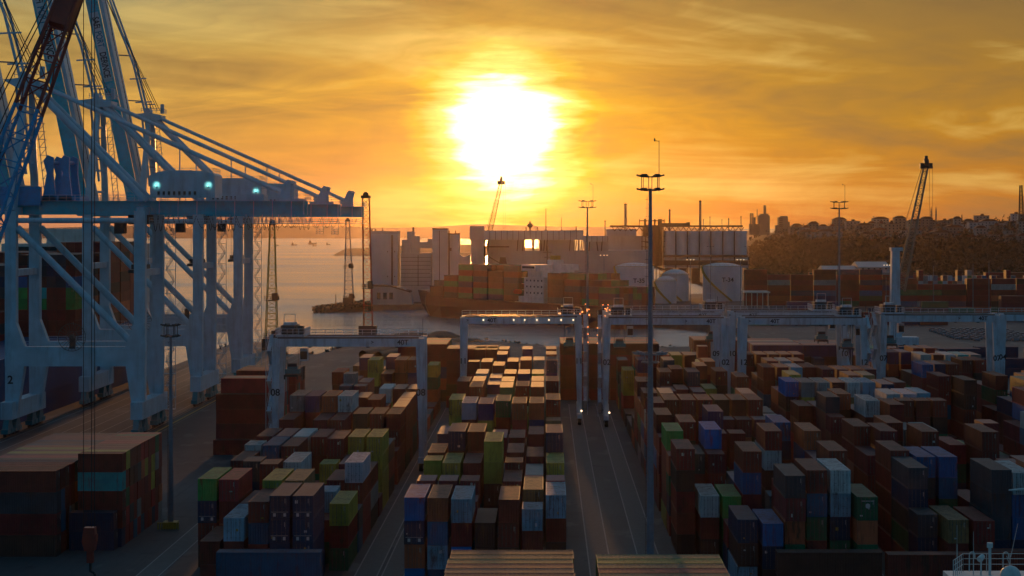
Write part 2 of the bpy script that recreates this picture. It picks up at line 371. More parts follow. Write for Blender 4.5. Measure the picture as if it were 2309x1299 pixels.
def block(blk, X0, pitch, ncol, near, far, data):
    """data: (column, photo row of the roof's near edge, tiers, colours from the top[, tier height])"""
    cols = {k: [] for k in range(ncol)}
    for d in data:
        k, yf, n_, cc = d[:4]; h = d[4] if len(d) > 4 else TH
        cols[k].append([FPX*(EYE-h*n_)/(yf-HY), n_, cc, h])
    for k in range(ncol):
        st = sorted(cols[k], key=lambda s: s[0]); outl = []; cur = near[k] if isinstance(near, (list, tuple)) else near
        res = []
        for i, s_ in enumerate(st):
            y = s_[0]; nxt = st[i+1][0] if i+1 < len(st) else 1e9
            if y < cur: y = cur
            while y - cur >= 6.4:            # unseen rows between the listed ones
                L = 12.19 if y - cur >= 12.6 else 6.06
                nn = max(1, min(s_[1], res[-1][1] if res else s_[1]) - rc.choice((1,1,2)))
                yy = y - L - .25 if y - cur < 19 else cur
                yy = max(yy, cur)
                res.append([yy, nn, '', TH, L]); cur = yy + L + .25
                if y < cur: y = cur
            L = 12.19 if nxt - y > 11.6 else 6.06
            res.append([y, s_[1], s_[2], s_[3], L]); cur = y + L + .22
        while cur + 12.3 < far:
            res.append([cur, rc.choice((3,4,4)), '', TH, 12.19]); cur += 12.45
        for j, (y, n_, cc, h, L) in enumerate(res): stack(X0+pitch*k, y, n_, cc, L, h, blk, k, j)
block('left block', -44.8, 2.86, 7, [250,234,231.5,231.5,231.5,231.5,247], 455, [
 (0,1079.3,4,'gBn'),(1,1220.4,2,'n'),(1,1080.8,4,'Rr'),(2,1167.5,3,'lnn'),(3,1131,4,'nCn',2.6),(4,1117.5,4,'BBBB'),(5,1117.5,4,'BBBB'),(6,1135.4,3,'yrG'),
 (2,1134,3,'m'),(1,1080,3,'l'),(2,1080,3,'s'),(3,1083,4,'yn'),(4,1083.2,4,'ar'),(5,1082.6,3,'mn'),(5,1108,3,'l'),
 (0,1038,4,'nr',2.65),(1,1039.6,4,'sB'),(2,1046,4,'nr'),(3,1041.7,4,'wn'),(4,1046,3,'yn',2.95),(5,1046,3,'mN',2.95),(6,1042,4,'pnr'),
 (6,984.8,4,'yyyy'),(5,984.8,4,'yyy'),(4,988.7,4,'mn'),(3,984.8,4,'mn'),(2,1005.7,4,'nr'),(1,1003.8,4,'Cn'),(0,1002.5,4,'wn'),
 (2,983.5,4,'wr'),(1,983.5,4,'mr'),(0,983.5,4,'mr'),
 (0,945.6,4,'nr'),(2,947,4,'mr'),(3,947,4,'mr'),(4,932.5,4,'kn'),(5,932.5,4,'mr'),(6,933.3,4,'rnr'),(6,917,4,'rn'),(6,903,4,'rn'),
 (0,891.4,5,'enn'),(1,893,5,'vrn'),(2,892.7,5,'onr'),(3,892.7,5,'wnr'),(3,896,4,'r'),(4,900.6,4,'r'),(6,896,4,'rn'),
 (4,876,4,'wg'),(5,877,4,'nr'),(6,877,4,'nn'),(1,870.5,4,'Bn'),(2,870.5,4,'mr'),(1,862,4,'r'),(2,862,4,'m'),
 (0,839,5,'rn',2.65),(1,842.5,5,'eN',2.65),(2,811.6,5,'yyN',2.9),(1,806.4,5,'vN'),(3,805,5,'vlN'),(4,811.6,5,'ono'),(5,811.6,5,'ovo'),(6,823.4,4,'yGo'),(3,842.5,4,'nn'),(0,824.7,4,'a')])
block('middle block', -17.0, 2.84, 7, [232,232,232,232,232,229,232], 480, [
 (0,1120.8,4,'bBob'),(1,1122.5,4,'oClB'),(2,1125,4,'lru'),(3,1178,3,'NN'),(4,1129.8,4,'nnN'),(5,1147.2,4,'lnNn',2.6),(6,1116,4,'lnN'),
 (5,1103,4,'an'),(0,1098,3,'en'),(0,1083.7,4,'mn',2.6),(1,1083.7,4,'mn',2.6),(2,1083.7,4,'mr',2.6),(4,1085,4,'mn',2.6),(5,1083.7,4,'rn',2.6),(6,1083.7,4,'Rn',2.6),(5,1070,4,'en',2.6),
 (0,1043.5,4,'yn'),(1,1043.5,4,'yn'),(2,1043.5,4,'mn'),(3,995,5,'yyNN',2.9),(4,1043.5,4,'mn'),(4,1019.9,4,'mn'),(5,1030,4,'mn'),(6,1043.5,4,'yR'),
 (1,972,5,'BNn'),(0,978,4,'BN'),(0,1019.9,4,'on'),(2,972.8,5,'nnr'),(3,986.6,4,'Rr'),(4,986.6,4,'rR'),(5,978.9,4,'mr'),(6,976.4,5,'Bsr'),(6,948,4,'ar'),
 (5,908.5,5,'ovr'),(1,908,5,'pnr'),(2,909.6,5,'vyr'),(3,903.5,5,'Gr'),(4,908.5,5,'oRr'),(0,900.7,5,'yyn',2.7),(6,900.7,5,'rn'),
 (2,895,4,'e'),(3,873,5,'Gyr'),(3,859.7,5,'Gn'),(4,870,5,'rN'),(6,858.6,5,'rm'),(5,872,5,'rm'),(5,858.6,5,'rR'),(1,871.6,5,'rm'),(1,859,5,'mr'),(0,859.7,5,'mr'),(2,871.6,5,'v',2.65),
 (6,812,5,'Bv'),(6,799,5,'n'),(6,787,5,'r'),(5,842.5,5,'yr'),(5,812,5,'ee'),(4,842.5,5,'vv'),(4,812,5,'rN'),(4,787,5,'v'),(3,842.5,5,'rr'),(3,815,5,'nr'),
 (2,852,5,'v',2.7),(2,799,5,'vN'),(2,824,5,'n'),(1,842,5,'er'),(1,816,5,'nr'),(1,787.6,5,'n'),(0,815.4,5,'nr'),(0,842,4,'v'),(0,787.6,5,'n'),(2,787.6,5,'n')])
block('right block', 17.4, 2.86, 8, [255,254,234,234,234,234,234,234], 482, [
 (2,1171,3,'BNl'),(3,1183,3,'bBN',2.75),(4,1072,5,'smoGn',2.77),(5,1060,5,'nCGn'),(6,1060,5,'wlBGn'),(7,1120.5,4,'GoGn'),
 (1,1118,3,'wnN'),(2,1118.7,3,'ggG'),(1,1023.4,4,'kn'),(2,1023.4,4,'mr'),(3,1017.4,5,'nbmn'),(2,971,5,'uB'),(1,951.4,5,'rko'),(0,971.6,5,'grn'),(0,1012,5,'rNrn'),
 (3,977,4,'rr'),(4,977,4,'rr'),(5,971.6,5,'rwN'),(6,952,5,'bB'),(7,971,5,'obN'),(7,1016,5,'nrn'),(6,1010,3,'p'),(5,1015,3,'e'),(4,1015,3,'an'),
 (0,935,5,'nrb'),(0,908,5,'rn'),(0,886,5,'nnb'),(0,860,5,'nrn'),(0,835,4,'y'),(0,812,4,'n'),
 (1,901.4,5,'nnr'),(2,901.4,5,'mrn'),(3,901.4,5,'rrn'),(4,901.4,5,'Nnn'),(5,901.4,5,'nrm'),(6,901.4,5,'rrm'),
 (1,886.6,5,'sw'),(6,888,5,'m'),(7,905,4,'n'),(7,930,4,'N'),(3,933.4,5,'vB'),(4,946,4,'m',2.95),(5,946,4,'m',2.95),(6,946,4,'m',2.95),(7,948,4,'e'),
 (2,882,4,'m'),(3,878,4,'r'),(4,884,4,'m'),(5,876,4,'y'),
 (2,838.6,5,'nr'),(3,832,5,'nN'),(4,838.6,5,'Br'),(5,825,5,'nN'),(6,837,5,'nN'),(7,849.7,5,'nG'),(7,781,5,'or'),(6,815,5,'or'),
 (1,800.6,5,'n'),(2,800.6,5,'n'),(3,800.6,5,'r'),(4,800.6,5,'y'),(5,800.6,5,'n'),(1,812,5,'v'),(3,812,5,'s'),(7,815,4,'n'),(7,800,4,'N')])
block('far right block', 45.6, 2.88, 8, [234,234,234,234,234,234,234,234], 478, [
 (0,1054.5,5,'sBkG',2.7),(1,1029.7,5,'bkrB',2.75),(2,1029.7,5,'bCGn',2.75),(1,1172,3,'anN'),(3,1059,5,'sssB'),(4,1065,5,'wbbB',2.75),(5,1060,5,'nbN'),(6,1058,4,'mN'),(7,1050,4,'n'),
 (1,971.7,5,'mrn'),(3,973,5,'nnN'),(6,973.6,5,'nnN'),(4,969,4,'s'),(5,969,4,'e'),(4,990,4,'a'),(5,1003,4,'R'),(6,1017,3,'g'),(7,1010,3,'y'),(0,1016,5,'nr'),
 (0,961,5,'nr'),(2,953,5,'nN'),(7,954,5,'rn'),(7,990,4,'rn'),(5,937,4,'r'),(6,937,4,'C'),(7,930,4,'o'),(1,940,4,'m'),
 (2,888,5,'oN'),(1,902,5,'sn'),(3,902.8,5,'wn'),(0,915,4,'n'),(5,903,5,'nn'),(6,903,5,'nn'),(7,903,5,'nN'),(4,912,5,'r'),
 (5,889,5,'wl'),(6,889,5,'p'),(7,889,5,'l'),
 (0,860.7,5,'uNm'),(1,862,5,'ey'),(2,862,5,'eN'),(3,862,5,'nN'),(4,862,5,'wa'),(5,862,5,'lb'),(6,866,5,'Bn'),(7,862,5,'nr'),
 (0,799,5,'nn'),(1,799,5,'rn'),(2,799,5,'nn'),(3,799,5,'rn'),(4,799,5,'r'),(1,814,5,'m'),(2,814,5,'l'),(3,814,5,'n'),(1,828,5,'r'),(2,828,5,'l'),(3,828,5,'r'),(0,828,5,'r'),
 (4,833,5,'m'),(5,833,5,'m'),(6,833,5,'r'),(7,833,5,'m'),(5,846,5,'o'),(6,846,5,'a'),(1,844.7,5,'y'),(6,805,4,'N'),(7,808,4,'B')])
block('outer block', 77.5, 2.86, 8, [300]*8, 470, [
 (0,848,5,'rr'),(1,857,5,'NNn'),(2,794,5,'vr'),(3,800,5,'wr'),(2,821,5,'Bb'),(3,821,5,'nN'),(4,847,5,'nGm'),(3,884,5,'RbB'),(5,858,5,'Gbn'),(6,850,5,'nN'),(7,845,5,'rN'),
 (1,822,5,'br'),(0,794,5,'br'),(1,794,5,'vn'),(5,812,5,'nr'),(6,812,5,'rN'),(5,800,5,'ww'),(6,800,5,'te'),(7,800,5,'e'),(4,800,5,'o'),(4,820,4,'n'),(4,785,5,'r'),(5,785,5,'r'),(2,785,5,'n'),(3,785,4,'g'),
 (2,942,4,'w'),(3,930,4,'n'),(4,915,5,'n')])
def sideblock(blk, x0, nx, y0, rows, n_, cols, L=12.19, pitch=2.52, h=TH, var=None):
    for i in range(nx):
        for r in range(rows):
            nn = n_ if var is None else var(i, r)
            for k in range(nn):
                c = cols[k] if (k < len(cols) and r == 0) else rc.choice(FILL if k else cols[:1]*3+FILL)
                bk = blk if nx == 1 else blk + (' near half', ' far half')[i]
                cont(x0 + i*(L+.35) + L/2 + rc.uniform(-.08,.08), y0 + r*pitch + 1.22, (nn-1-k)*h, L, h-.03, c, 'x', bk, (i, r, k, nn))
sideblock('wider foreground raft', -9.5, 1, 178.0, 7, 4, 'aonn', pitch=2.62)
sideblock('smaller foreground raft', 4.9, 1, 178.0, 6, 4, 'aoNn', pitch=2.62)
sideblock('quayside stack', -77.2, 1, 259, 19, 4, 'nsrN', pitch=2.52)
sideblock('inner quayside stack', -64.0, 1, 266.7, 11, 5, 'ntnnB', L=6.06, h=2.56, var=lambda i, r: 5)
sideblock('inner quayside step', -64.5, 1, 264.0, 1, 2, 'BB', L=6.06, h=2.56)
sideblock('red stack step', -63.8, 1, 373.8, 1, 1, 'r')
sideblock('red stack front', -63.6, 1, 376.5, 1, 4, 'rrmm')
sideblock('red stack middle', -63.2, 1, 379.2, 3, 5, 'Rrrmm')
sideblock('red stack rear', -63.4, 1, 399.5, 6, 5, 'rrnmr')
sideblock('blue cross row', -38.6, 1, 228.6, 1, 2, 'CC')
sideblock('lowest cross row', -39.2, 1, 225.9, 1, 1, 'm')
sideblock('dark cross row', 27.2, 1, 228.5, 1, 2, 'NN')
sideblock('central cross row', 39.8, 1, 227, 1, 2, 'nN')
sideblock('corner cross row', 52.4, 1, 229, 1, 2, 'nN')
sideblock('rows behind left block', -37.0, 1, 488, 11, 5, 'rrvoN')
sideblock('rows behind middle block', -24.0, 1, 470, 6, 5, 'rmrN')
sideblock('low waterside rows', -14.0, 1, 505, 8, 3, 'nn')
sideblock('lane end rows', 3.7, 2, 491, 11, 5, 'Nmnnr', var=lambda i, r: 5)
sideblock('far right rows', 51.5, 2, 484, 12, 5, 'vNnm', var=lambda i, r: 5 if i == 0 or r < 9 else 4)
sideblock('short waterside rows', 38.5, 1, 505, 8, 5, 'nrn')
sideblock('outer waterside rows', 77.4, 2, 488, 9, 4, 'rnn')
for i_ in range(8):
    sideblock(f'{ORD_[i_]} navy far group', 100+ (i_%5)*12.8, 1, 560+(i_//5)*9, 2, 2+(i_%2), 'BBs')
# the far yard across the basin
for j, (x0, x1, y0, nmx) in enumerate(((108, 205, 1060, 7), (150, 330, 1110, 6), (112, 190, 905, 3), (175, 300, 985, 6), (210, 330, 900, 4), (90, 175, 860, 2))):
    x = x0
    while x < x1:
        nn = nmx - rc.choice((0,0,0,1,1,2))*(nmx > 2)
        for r in range(2):
            for k in range(nn): cont(x+6.1, y0+r*3+1.2, k*TH, 12.19, TH-.03, rc.choice('nNrmBnNrovsnCenNGrnm' if j not in (2,5) else 'gGGNBnvnr'), 'x', 'far yard', (0,r,k,nn))
        x += 12.5
x = 195
while x < 330:
    nn = rc.choice((5,6,6,7))
    for k in range(nn): cont(x, 1045, k*TH, 6.06, TH-.03, rc.choice('BbCwervGsmNl'), 'y', 'far yard', (0,0,k,nn))
    x += 2.6
# ship cargo is listed with the ships, which call cont() before this is drawn
# ------------------------------------------------------------------ ships
def ship_feeder():
    bow = Vector((-73, 1020, 0)); d = Vector((.593, -.805, 0)); nrm_ = Vector((.805, .593, 0)); B = 12.0; L = 176
    def P(u, w, z): v = bow + d*u + nrm_*(w+B); return (v.x, v.y, z)
    e = empty('container_ship', P(L/2, 0, -3), 'dark red container ship moored across the basin with a white deckhouse', 'ship')
    st = [(0,.0,.4),(6,.25,.55),(16,.6,.85),(32,.9,1),(60,1,1),(150,1,1),(168,.9,1),(L,.75,.95)]
    mb = MB(); vs = []
    for u, bl, bt in st:
        for w, z in ((-B*bl,-3.4),(-B*bt,3),(-B*bt,7 + (3.2 if u < 30 else 0)),(B*bt,7+(3.2 if u<30 else 0)),(B*bt,3),(B*bl,-3.4)):
            uu = u if z > 3 or u > 6 else u+3.5
            vs.append(P(uu, w, z))
    fs = []
    for i in range(len(st)-1):
        for k in range(6): fs.append((i*6+k, i*6+(k+1)%6, (i+1)*6+(k+1)%6, (i+1)*6+k))
    fs += [tuple(range(6)), tuple((len(st)-1)*6+k for k in range(6))]
    mb.add(vs, fs); mb.build('hull', mat('ship_red_hull', (.09,.008,.008), .5, dirt=.4, scale=.1), e)
    a = math.atan2(d.y, d.x)
    def obox(mb, u0, u1, w0, w1, z0, z1, mi=0):
        vs = [P(u0,w0,z0),P(u1,w0,z0),P(u1,w1,z0),P(u0,w1,z0),P(u0,w0,z1),P(u1,w0,z1),P(u1,w1,z1),P(u0,w1,z1)]
        mb.add(vs, [(0,3,2,1),(4,5,6,7),(0,1,5,4),(1,2,6,5),(2,3,7,6),(3,0,4,7)], mi)
    mb = MB(); obox(mb, 104, 120, -11, 11, 7.05, 19); obox(mb, 105, 117, -9.5, 9.5, 19, 22.2); obox(mb, 104.4, 116, -12.8, 12.8, 22.2, 25.2); obox(mb, 97, 104, -11.5, 11.5, 7.05, 10)
    for z in (10, 13, 16, 19): obox(mb, 103.2, 120.6, -11.8, 11.8, z-.12, z+.1)
    dh = mb.build('deckhouse', M['white'], e)
    def win(*a): mb = MB(); obox(mb, *a); mb.build('window', M['glass'], dh)
    for z in (11.3, 14.3, 17.2):
        for w in range(-9, 10, 2): win(103.9, 104.02, w-.35, w+.35, z, z+.8)
        for u in range(106, 119, 3): win(u, u+.8, -11.08, -10.95, z, z+.8)
    win(104.3, 104.42, -12, 12, 23.4, 24.5); win(105, 115, -12.9, -12.75, 23.4, 24.5)
    mb = MB(); obox(mb, 112, 117, -3, 3, 22.2, 27.5); obox(mb, 113, 116, -2, 2, 27.5, 29.5, 1); mb.build('funnel', [M['white'], M['yellow']], e)
    mb = MB(); p = P(108, 0, 25.2); mb.tube(p, (p[0], p[1], 34), .4, .2); mb.beam((p[0]-2.2, p[1], 31), (p[0]+2.2, p[1], 31), .25); mb.beam((p[0]-1.4, p[1], 28.6), (p[0]+1.4, p[1], 28.6), .6, .3)
    mb.build('mast', M['rustst'], e)
    mb = MB(); p = P(7, 0, 10); mb.tube(p, (p[0], p[1], 22), .35, .2); mb.beam((p[0]-1.5,p[1],19),(p[0]+1.5,p[1],19),.25); mb.build('foremast', M['white'], e)
    mb = MB(); q0 = P(101, -12.5, 11); mb.prism([(q0[0]-1.6,q0[2]),(q0[0]+1.6,q0[2]),(q0[0]+2.2,q0[2]+1.2),(q0[0]+1.2,q0[2]+2.2),(q0[0]-1.2,q0[2]+2.2),(q0[0]-2.2,q0[2]+1.2)], q0[1]-1, q0[1]+1)
    mb.build('lifeboat', M['red'], e)
    # deck cargo
    for u0 in (22, 35.2, 48.4, 61.6, 74.8, 88, 124, 137.2, 150.4, 163):
        nn = {22:3, 35.2:4, 150.4:4, 163:3}.get(u0, 6 if u0 < 100 else 5)
        for w in range(9):
            nw = nn - (rc.random() < .3)
            for k in range(nw):
                v = P(u0+6.1, -10.4+2.6*w, 0)
                cont(v[0], v[1], 7.3+k*TH, 12.19, TH-.03, rc.choice('NNsBNkNGN') if k < nw-1 else rc.choice('GNNsG'), a, 'feeder ship', (w, u0, k, nn))
ship_feeder()
def ship_large():
    X1 = -120.5; X0 = -162; Y0, Y1 = 330, 640
    e = empty('container_ship', (X1-20, 480, -3), 'huge blue-hulled container ship alongside the quay behind the white cranes', 'ship')
    prof = [(-.5,-4),(0,4),(0,13),(-41,13),(-41,4),(-38,-4)]
    mb = MB(); st = [(Y0,1),(Y1-60,1),(Y1-30,.85),(Y1-10,.5),(Y1,.12)]
    vs = [(X1-20.5+(x+20.5)*s_, y, z+ (3 if y > Y1-70 and z > 5 else 0)) for y, s_ in st for x, z in prof]
    fs = [(i*6+k, i*6+(k+1)%6, (i+1)*6+(k+1)%6, (i+1)*6+k) for i in range(len(st)-1) for k in range(6)]
    fs += [tuple(range(6)), tuple((len(st)-1)*6+k for k in range(6))]
    mb.add(vs, fs); mb.build('hull', mat('ship_blue_hull', (.003,.07,.20), .65, dirt=.1, scale=.08), e)
    mb = MB(); mb.box(-160, -121.5, 585, 600, 13.05, 34.5); mb.box(-163, -119.5, 584, 596, 34.5, 38.5); mb.box(-150,-132,586,598,38.5,43)
    for z in (17,20.5,24,27.5,31): mb.box(-160.4,-121.1,584.6,600.4,z,z+.25)
    dh = mb.build('deckhouse', M['white'], e)
    for z in (25.4,28.9,32.2):
        for i in range(12): mb = MB(); mb.box(-158+i*3.1, -157+i*3.1, 584.9, 585.1, z, z+1); mb.build('window', M['glass'], dh)
    mb = MB(); mb.box(-161,-121,583.9,584.1,36,37.6); mb.build('window', M['glass'], dh)
    mb = MB(); mb.rail([(X1-.3, Y0, 13),(X1-.3, Y1-70, 13)], 1.2, .05, 3); mb.build('railing', M['white'], e)
    tops = {}
    for bi, yb in enumerate((505, 518.5, 532, 545.5, 559, 571.6)):
        for w in range(15):
            nn = (7 if w < 9 else 8) + (bi > 2) - (rc.random() < .12)
            for k in range(nn):
                c = ('ssN' + 'tgnnNN' if w % 5 == 1 else 'sBs' + 'nnrnnN' if w % 5 != 4 else 'Nnb' + 'ggnnnN')[max(0, nn-1-k)] if bi == 0 else rc.choice('nNrrno')
                cont(-158+w*2.5, yb+6.1, 13.6+k*TH, 12.19, TH-.03, c, 'y', 'large ship', (w, bi, k, nn))
    for bi, yb in enumerate((340, 353.5, 367, 380.5, 394, 407.5, 421, 434.5, 448, 461.5, 475, 488.5)):
        for w in range(0, 9):
            for k in range(3): cont(-158+w*2.5, yb+6.1, 13.6+k*TH, 12.19, TH-.03, rc.choice(FILL), 'y', 'large ship', (w, 0, k, 3))
ship_large()
def boat(px, py, Y, s, lab):
    c0 = at(px, py, Y); x, y = c0.x, Y; z = -3
    e = empty('anchored_ship', (x, y, z), lab, 'ship', 'ships anchored in the bay')
    mb = MB(); mb.prism([(x-12*s,z+4.5*s),(x-9*s,z-.2),(x+10*s,z-.2),(x+13*s,z+5*s),(x+9*s,z+3*s),(x-8*s,z+3*s)], y-3*s, y+3*s); mb.build('hull', M['dark'], e)
    mb = MB(); mb.box(x-8*s, x-2*s, y-2*s, y+2*s, z+3*s, z+8*s); mb.box(x-7*s, x-4*s, y-1.5*s, y+1.5*s, z+8*s, z+10.5*s); mb.build('deckhouse', M['dark'], e)
    mb = MB(); mb.tube((x-5.5*s,y,z+10.5*s),(x-5.5*s,y,z+16*s),.4*s,.2*s,5); mb.tube((x+5*s,y,z+3*s),(x+5*s,y,z+10*s),.4*s,.2*s,5); mb.build('mast', M['dark'], e)
for px, py, Y, s_, lab in ((624,552,4500,.45,'small dark ship at anchor, the first beyond the lattice tower'),(663,551,4550,.65,'dark ship at anchor between a small one and a pair'),
   (704,549,4800,.95,'longest dark ship at anchor with two tall masts'),(709,553,4400,.5,'small dark ship at anchor just below the longest one'),(740,549,4700,.5,'small dark ship at anchor nearest the red lattice tower')):
    boat(px, py, Y, s_, lab)
# ------------------------------------------------------------------ draw the containers
def cont_material(name, roof=False, attr=False):
    m = bpy.data.materials.new(name); m.use_nodes = True; t = m.node_tree; q = NB(t); bs = t.nodes['Principled BSDF']
    oi = q.n('ShaderNodeObjectInfo')
    if attr: col = q.n('ShaderNodeVertexColor', layer_name='tint').outputs[0]
    else: col = oi.outputs['Color']
    g = q.n('ShaderNodeNewGeometry'); pos = g.outputs['Position']
    n1 = q.noise(pos, .35, 4, .6); n2 = q.noise(q.vm('MULTIPLY', pos, (1, 1, .18)), 1.6, 6, .7); n3 = q.noise(pos, 5.5, 3, .7)
    col = q.mix(1.0, col, q.ramp(n1, [(.3, (.72,)*3), (.7, (1.2,)*3)]), 'MULTIPLY')
    if roof or attr:
        dust = q.mix(q.m('ADD', .16, q.m('MULTIPLY', n1, .4)), col, (.18,.13,.13,1))
        if attr:
            sx = q.n('ShaderNodeSeparateXYZ'); q.put(sx.inputs[0], g.outputs['Normal']); col = q.mix(q.m('GREATER_THAN', sx.outputs[2], .7), col, dust)
        else: col = dust
    rust = q.ramp(n2, [(.53, (0,)*3), (.64, (1,)*3)]); amt = .35 if attr else None
    col = q.mix(q.m('MULTIPLY', rust, q.m('ADD', .12, q.m('MULTIPLY', oi.outputs['Random'], .8)) if not attr else amt), col, (.07,.028,.015,1))
    q.put(bs.inputs['Base Color'], col)
    q.put(bs.inputs['Roughness'], q.m('ADD', .58 if roof else .5, q.m('MULTIPLY', n3, .28)))
    if roof: bs.inputs['Specular IOR Level'].default_value = .35; bs.inputs['Specular Tint'].default_value = (1,.5,.24,1); st_ = q.noise(pos, .9, 7, .75, 1.2); col = q.mix(q.m('MULTIPLY', q.ramp(st_, [(.47, (0,)*3), (.6, (1,)*3)]), .6), col, (.06,.04,.03,1)); q.put(bs.inputs['Base Color'], col)  # specular tint puts the sunset's orange into the roof sheen; stains are noise
    if attr:
        wv = q.n('ShaderNodeTexWave'); wv.inputs['Scale'].default_value = 1.1; wv.bands_direction = 'DIAGONAL'
        bu = q.n('ShaderNodeBump'); bu.inputs['Strength'].default_value = .5; bu.inputs['Distance'].default_value = .05
        q.put(wv.inputs[0], pos); q.put(bu.inputs['Height'], wv.outputs[1]); q.put(bs.inputs['Normal'], bu.outputs[0])
    return m
M['cside'] = cont_material('container_paint'); M['croof'] = cont_material('container_roof_paint', roof=True); M['cstuff'] = cont_material('container_mass_paint', attr=True)
M['rod'] = mat('galvanised_rod', (.09,.085,.085), .55, var=.1); M['mark'] = mat('white_marking', (.5,.5,.5), .6, var=.05); M['rubberseal'] = mat('door_gasket', (.02,.02,.02), .8)
def corr(mb, ax, L, h, off, z0, z1, sgn):     # corrugated wall along y (ax 'y', at x = off) or x
    pitch = .30 if L > 3 else .27; n_ = int(L/pitch); d = .045; pr = []
    a0 = -L/2
    for i in range(n_):
        a = a0 + i*L/n_; s_ = L/n_
        pr += [(a, 0), (a+s_*.35, 0), (a+s_*.5, -d*sgn), (a+s_*.85, -d*sgn)]
    pr.append((L/2, 0))
    vs = []
    for a, o in pr:
        for z in (z0, z1): vs.append((off+o, a, z) if ax == 'y' else (a, off+o, z))
    mb.add(vs, [(2*i, 2*i+2, 2*i+3, 2*i+1) for i in range(len(pr)-1)])
def cont_meshes(L, h):
    w = 1.219; l = L/2
    b_ = MB()
    for sx in (-1, 1):
        corr(b_, 'y', L-.3, h, sx*(w-.03), .16, h-.12, sx)
        b_.box(sx*w, sx*(w-.1), -l, l, 0, .16); b_.box(sx*w, sx*(w-.08), -l, l, h-.12, h-.005)
        for sy in (-1, 1):
            b_.box(sx*w, sx*(w-.16), sy*l, sy*(l-.16), .16, h-.12)
            b_.box(sx*(w+.005), sx*(w-.18), sy*(l+.005), sy*(l-.18), -.01, .13); b_.box(sx*(w+.005), sx*(w-.18), sy*(l+.005), sy*(l-.18), h-.13, h+.004)
    corr(b_, 'x', 2*w-.3, h, l-.03, .16, h-.12, 1)
    for sy in (-1, 1): b_.box(-w+.16, w-.16, sy*l, sy*(l-.1), 0, .16); b_.box(-w+.16, w-.16, sy*l, sy*(l-.1), h-.12, h-.005)
    b_.box(-w+.1, w-.1, -l+.1, l-.1, .02, .1)
    r_ = MB(); n_ = int(L/.42); vs = []; fs = []
    for i in range(n_+1):
        for t, dz in ((0, 0), (.5, -.014)):
            if i == n_ and t: continue
            y = -l+.1+(L-.2)*(i+t)/n_
            for k in range(3): vs.append(((-w+.08)+(2*w-.16)*k/2, y, h-.012+dz+(.0 if k != 1 else -.012)))
    rr_ = len(vs)//3
    for i in range(rr_-1):
        for k in range(2): fs.append((i*3+k, i*3+k+1, (i+1)*3+k+1, (i+1)*3+k))
    r_.add(vs, fs)
    d_ = MB()
    y = -l+.02
    for sx in (-1, 1):
        a, c_ = (.012, w-.17) if sx > 0 else (-w+.17, -.012)
        d_.box(a, c_, y, y+.05, .17, h-.13)
        for z0 in (.35, .95, 1.55, 2.1): d_.box(a+.1, c_-.1, y-.02, y+.01, z0, z0+.34)
        for xx in (a+.28, c_-.28):
            d_.beam((xx, y-.055, .1), (xx, y-.055, h-.08), .042, mi=1)
            for z0 in (.4, 1.0, h-.6): d_.box(xx-.07, xx+.07, y-.07, y-.02, z0, z0+.06, 1)
        d_.beam((a+.2, y-.09, 1.25), (a+.55, y-.09, 1.25), .04, mi=1)
    d_.box(-.012, .012, y+.01, y+.03, .17, h-.13, 2)
    d_.box(.74, .80, y-.035, y-.012, h-1.15, h-.35, 3); d_.box(.62, .67, y-.035, y-.012, h-.9, h-.35, 3)
    f_ = MB(); f_.v = list(b_.v); f_.f = list(b_.f); f_.mi = list(b_.mi); f_.col = list(b_.col); corr(f_, 'x', 2*w-.3, h, -l+.03, .16, h-.12, -1)
    return (b_.mesh('container_body', M['cside']), f_.mesh('container_body', M['cside']), r_.mesh('roof', M['croof']), d_.mesh('door', [M['cside'], M['rod'], M['rubberseal'], M['mark']]))
_cm = {}
def cmesh(L, h):
    k = (round(L, 1), round(h, 2))
    if k not in _cm: _cm[k] = cont_meshes(L, h)
    return _cm[k]
def ang_of(c): return {'y': 0.0, 'x': math.pi/2}.get(c['a'], None) if isinstance(c['a'], str) else c['a']-math.pi/2
def corners(c):
    t = ang_of(c); cs, sn = math.cos(t), math.sin(t); w, l = 1.215, c['L']/2
    return [(c['x']+a*cs-b_*sn, c['y']+a*sn+b_*cs, z) for z in (c['z'], c['z']+c['h']) for a, b_ in ((-w,-l),(w,-l),(w,l),(-w,l))]
BF = [(0,3,2,1),(4,5,6,7),(0,1,5,4),(1,2,6,5),(2,3,7,6),(3,0,4,7)]
vs, fs = [], []
for c in CONT:
    o = len(vs); vs += corners(c); fs += [tuple(o+i for i in f) for f in BF]
bvh = BVHTree.FromPolygons([Vector(v) for v in vs], fs)
hits = {}; eye = Vector((0,0,EYE)); bay_hit = {}
for py in range(520, 1299, 5):
    for px in range(2, 2309, 5):
        d = Vector(((px-VX)/FPX, 1, -(py-HY)/FPX)); r = bvh.ray_cast(eye, d)
        if r[0] is not None: hits[r[2]//6] = hits.get(r[2]//6, 0)+1
order = sorted(hits, key=lambda i: -hits[i])
NIND = 298
pick = set(order[:NIND])
ORD = ['nearest','second','third','fourth','fifth','sixth','seventh','eighth','ninth','tenth','eleventh','twelfth','thirteenth','fourteenth','fifteenth','sixteenth','seventeenth','eighteenth','nineteenth','twentieth']
TIER = ['topmost', 'one below the top', 'two below the top', 'three below the top', 'fourth below the top', 'fifth below the top','sixth below the top','seventh below the top']
MARKED = {}
used_labels = {}
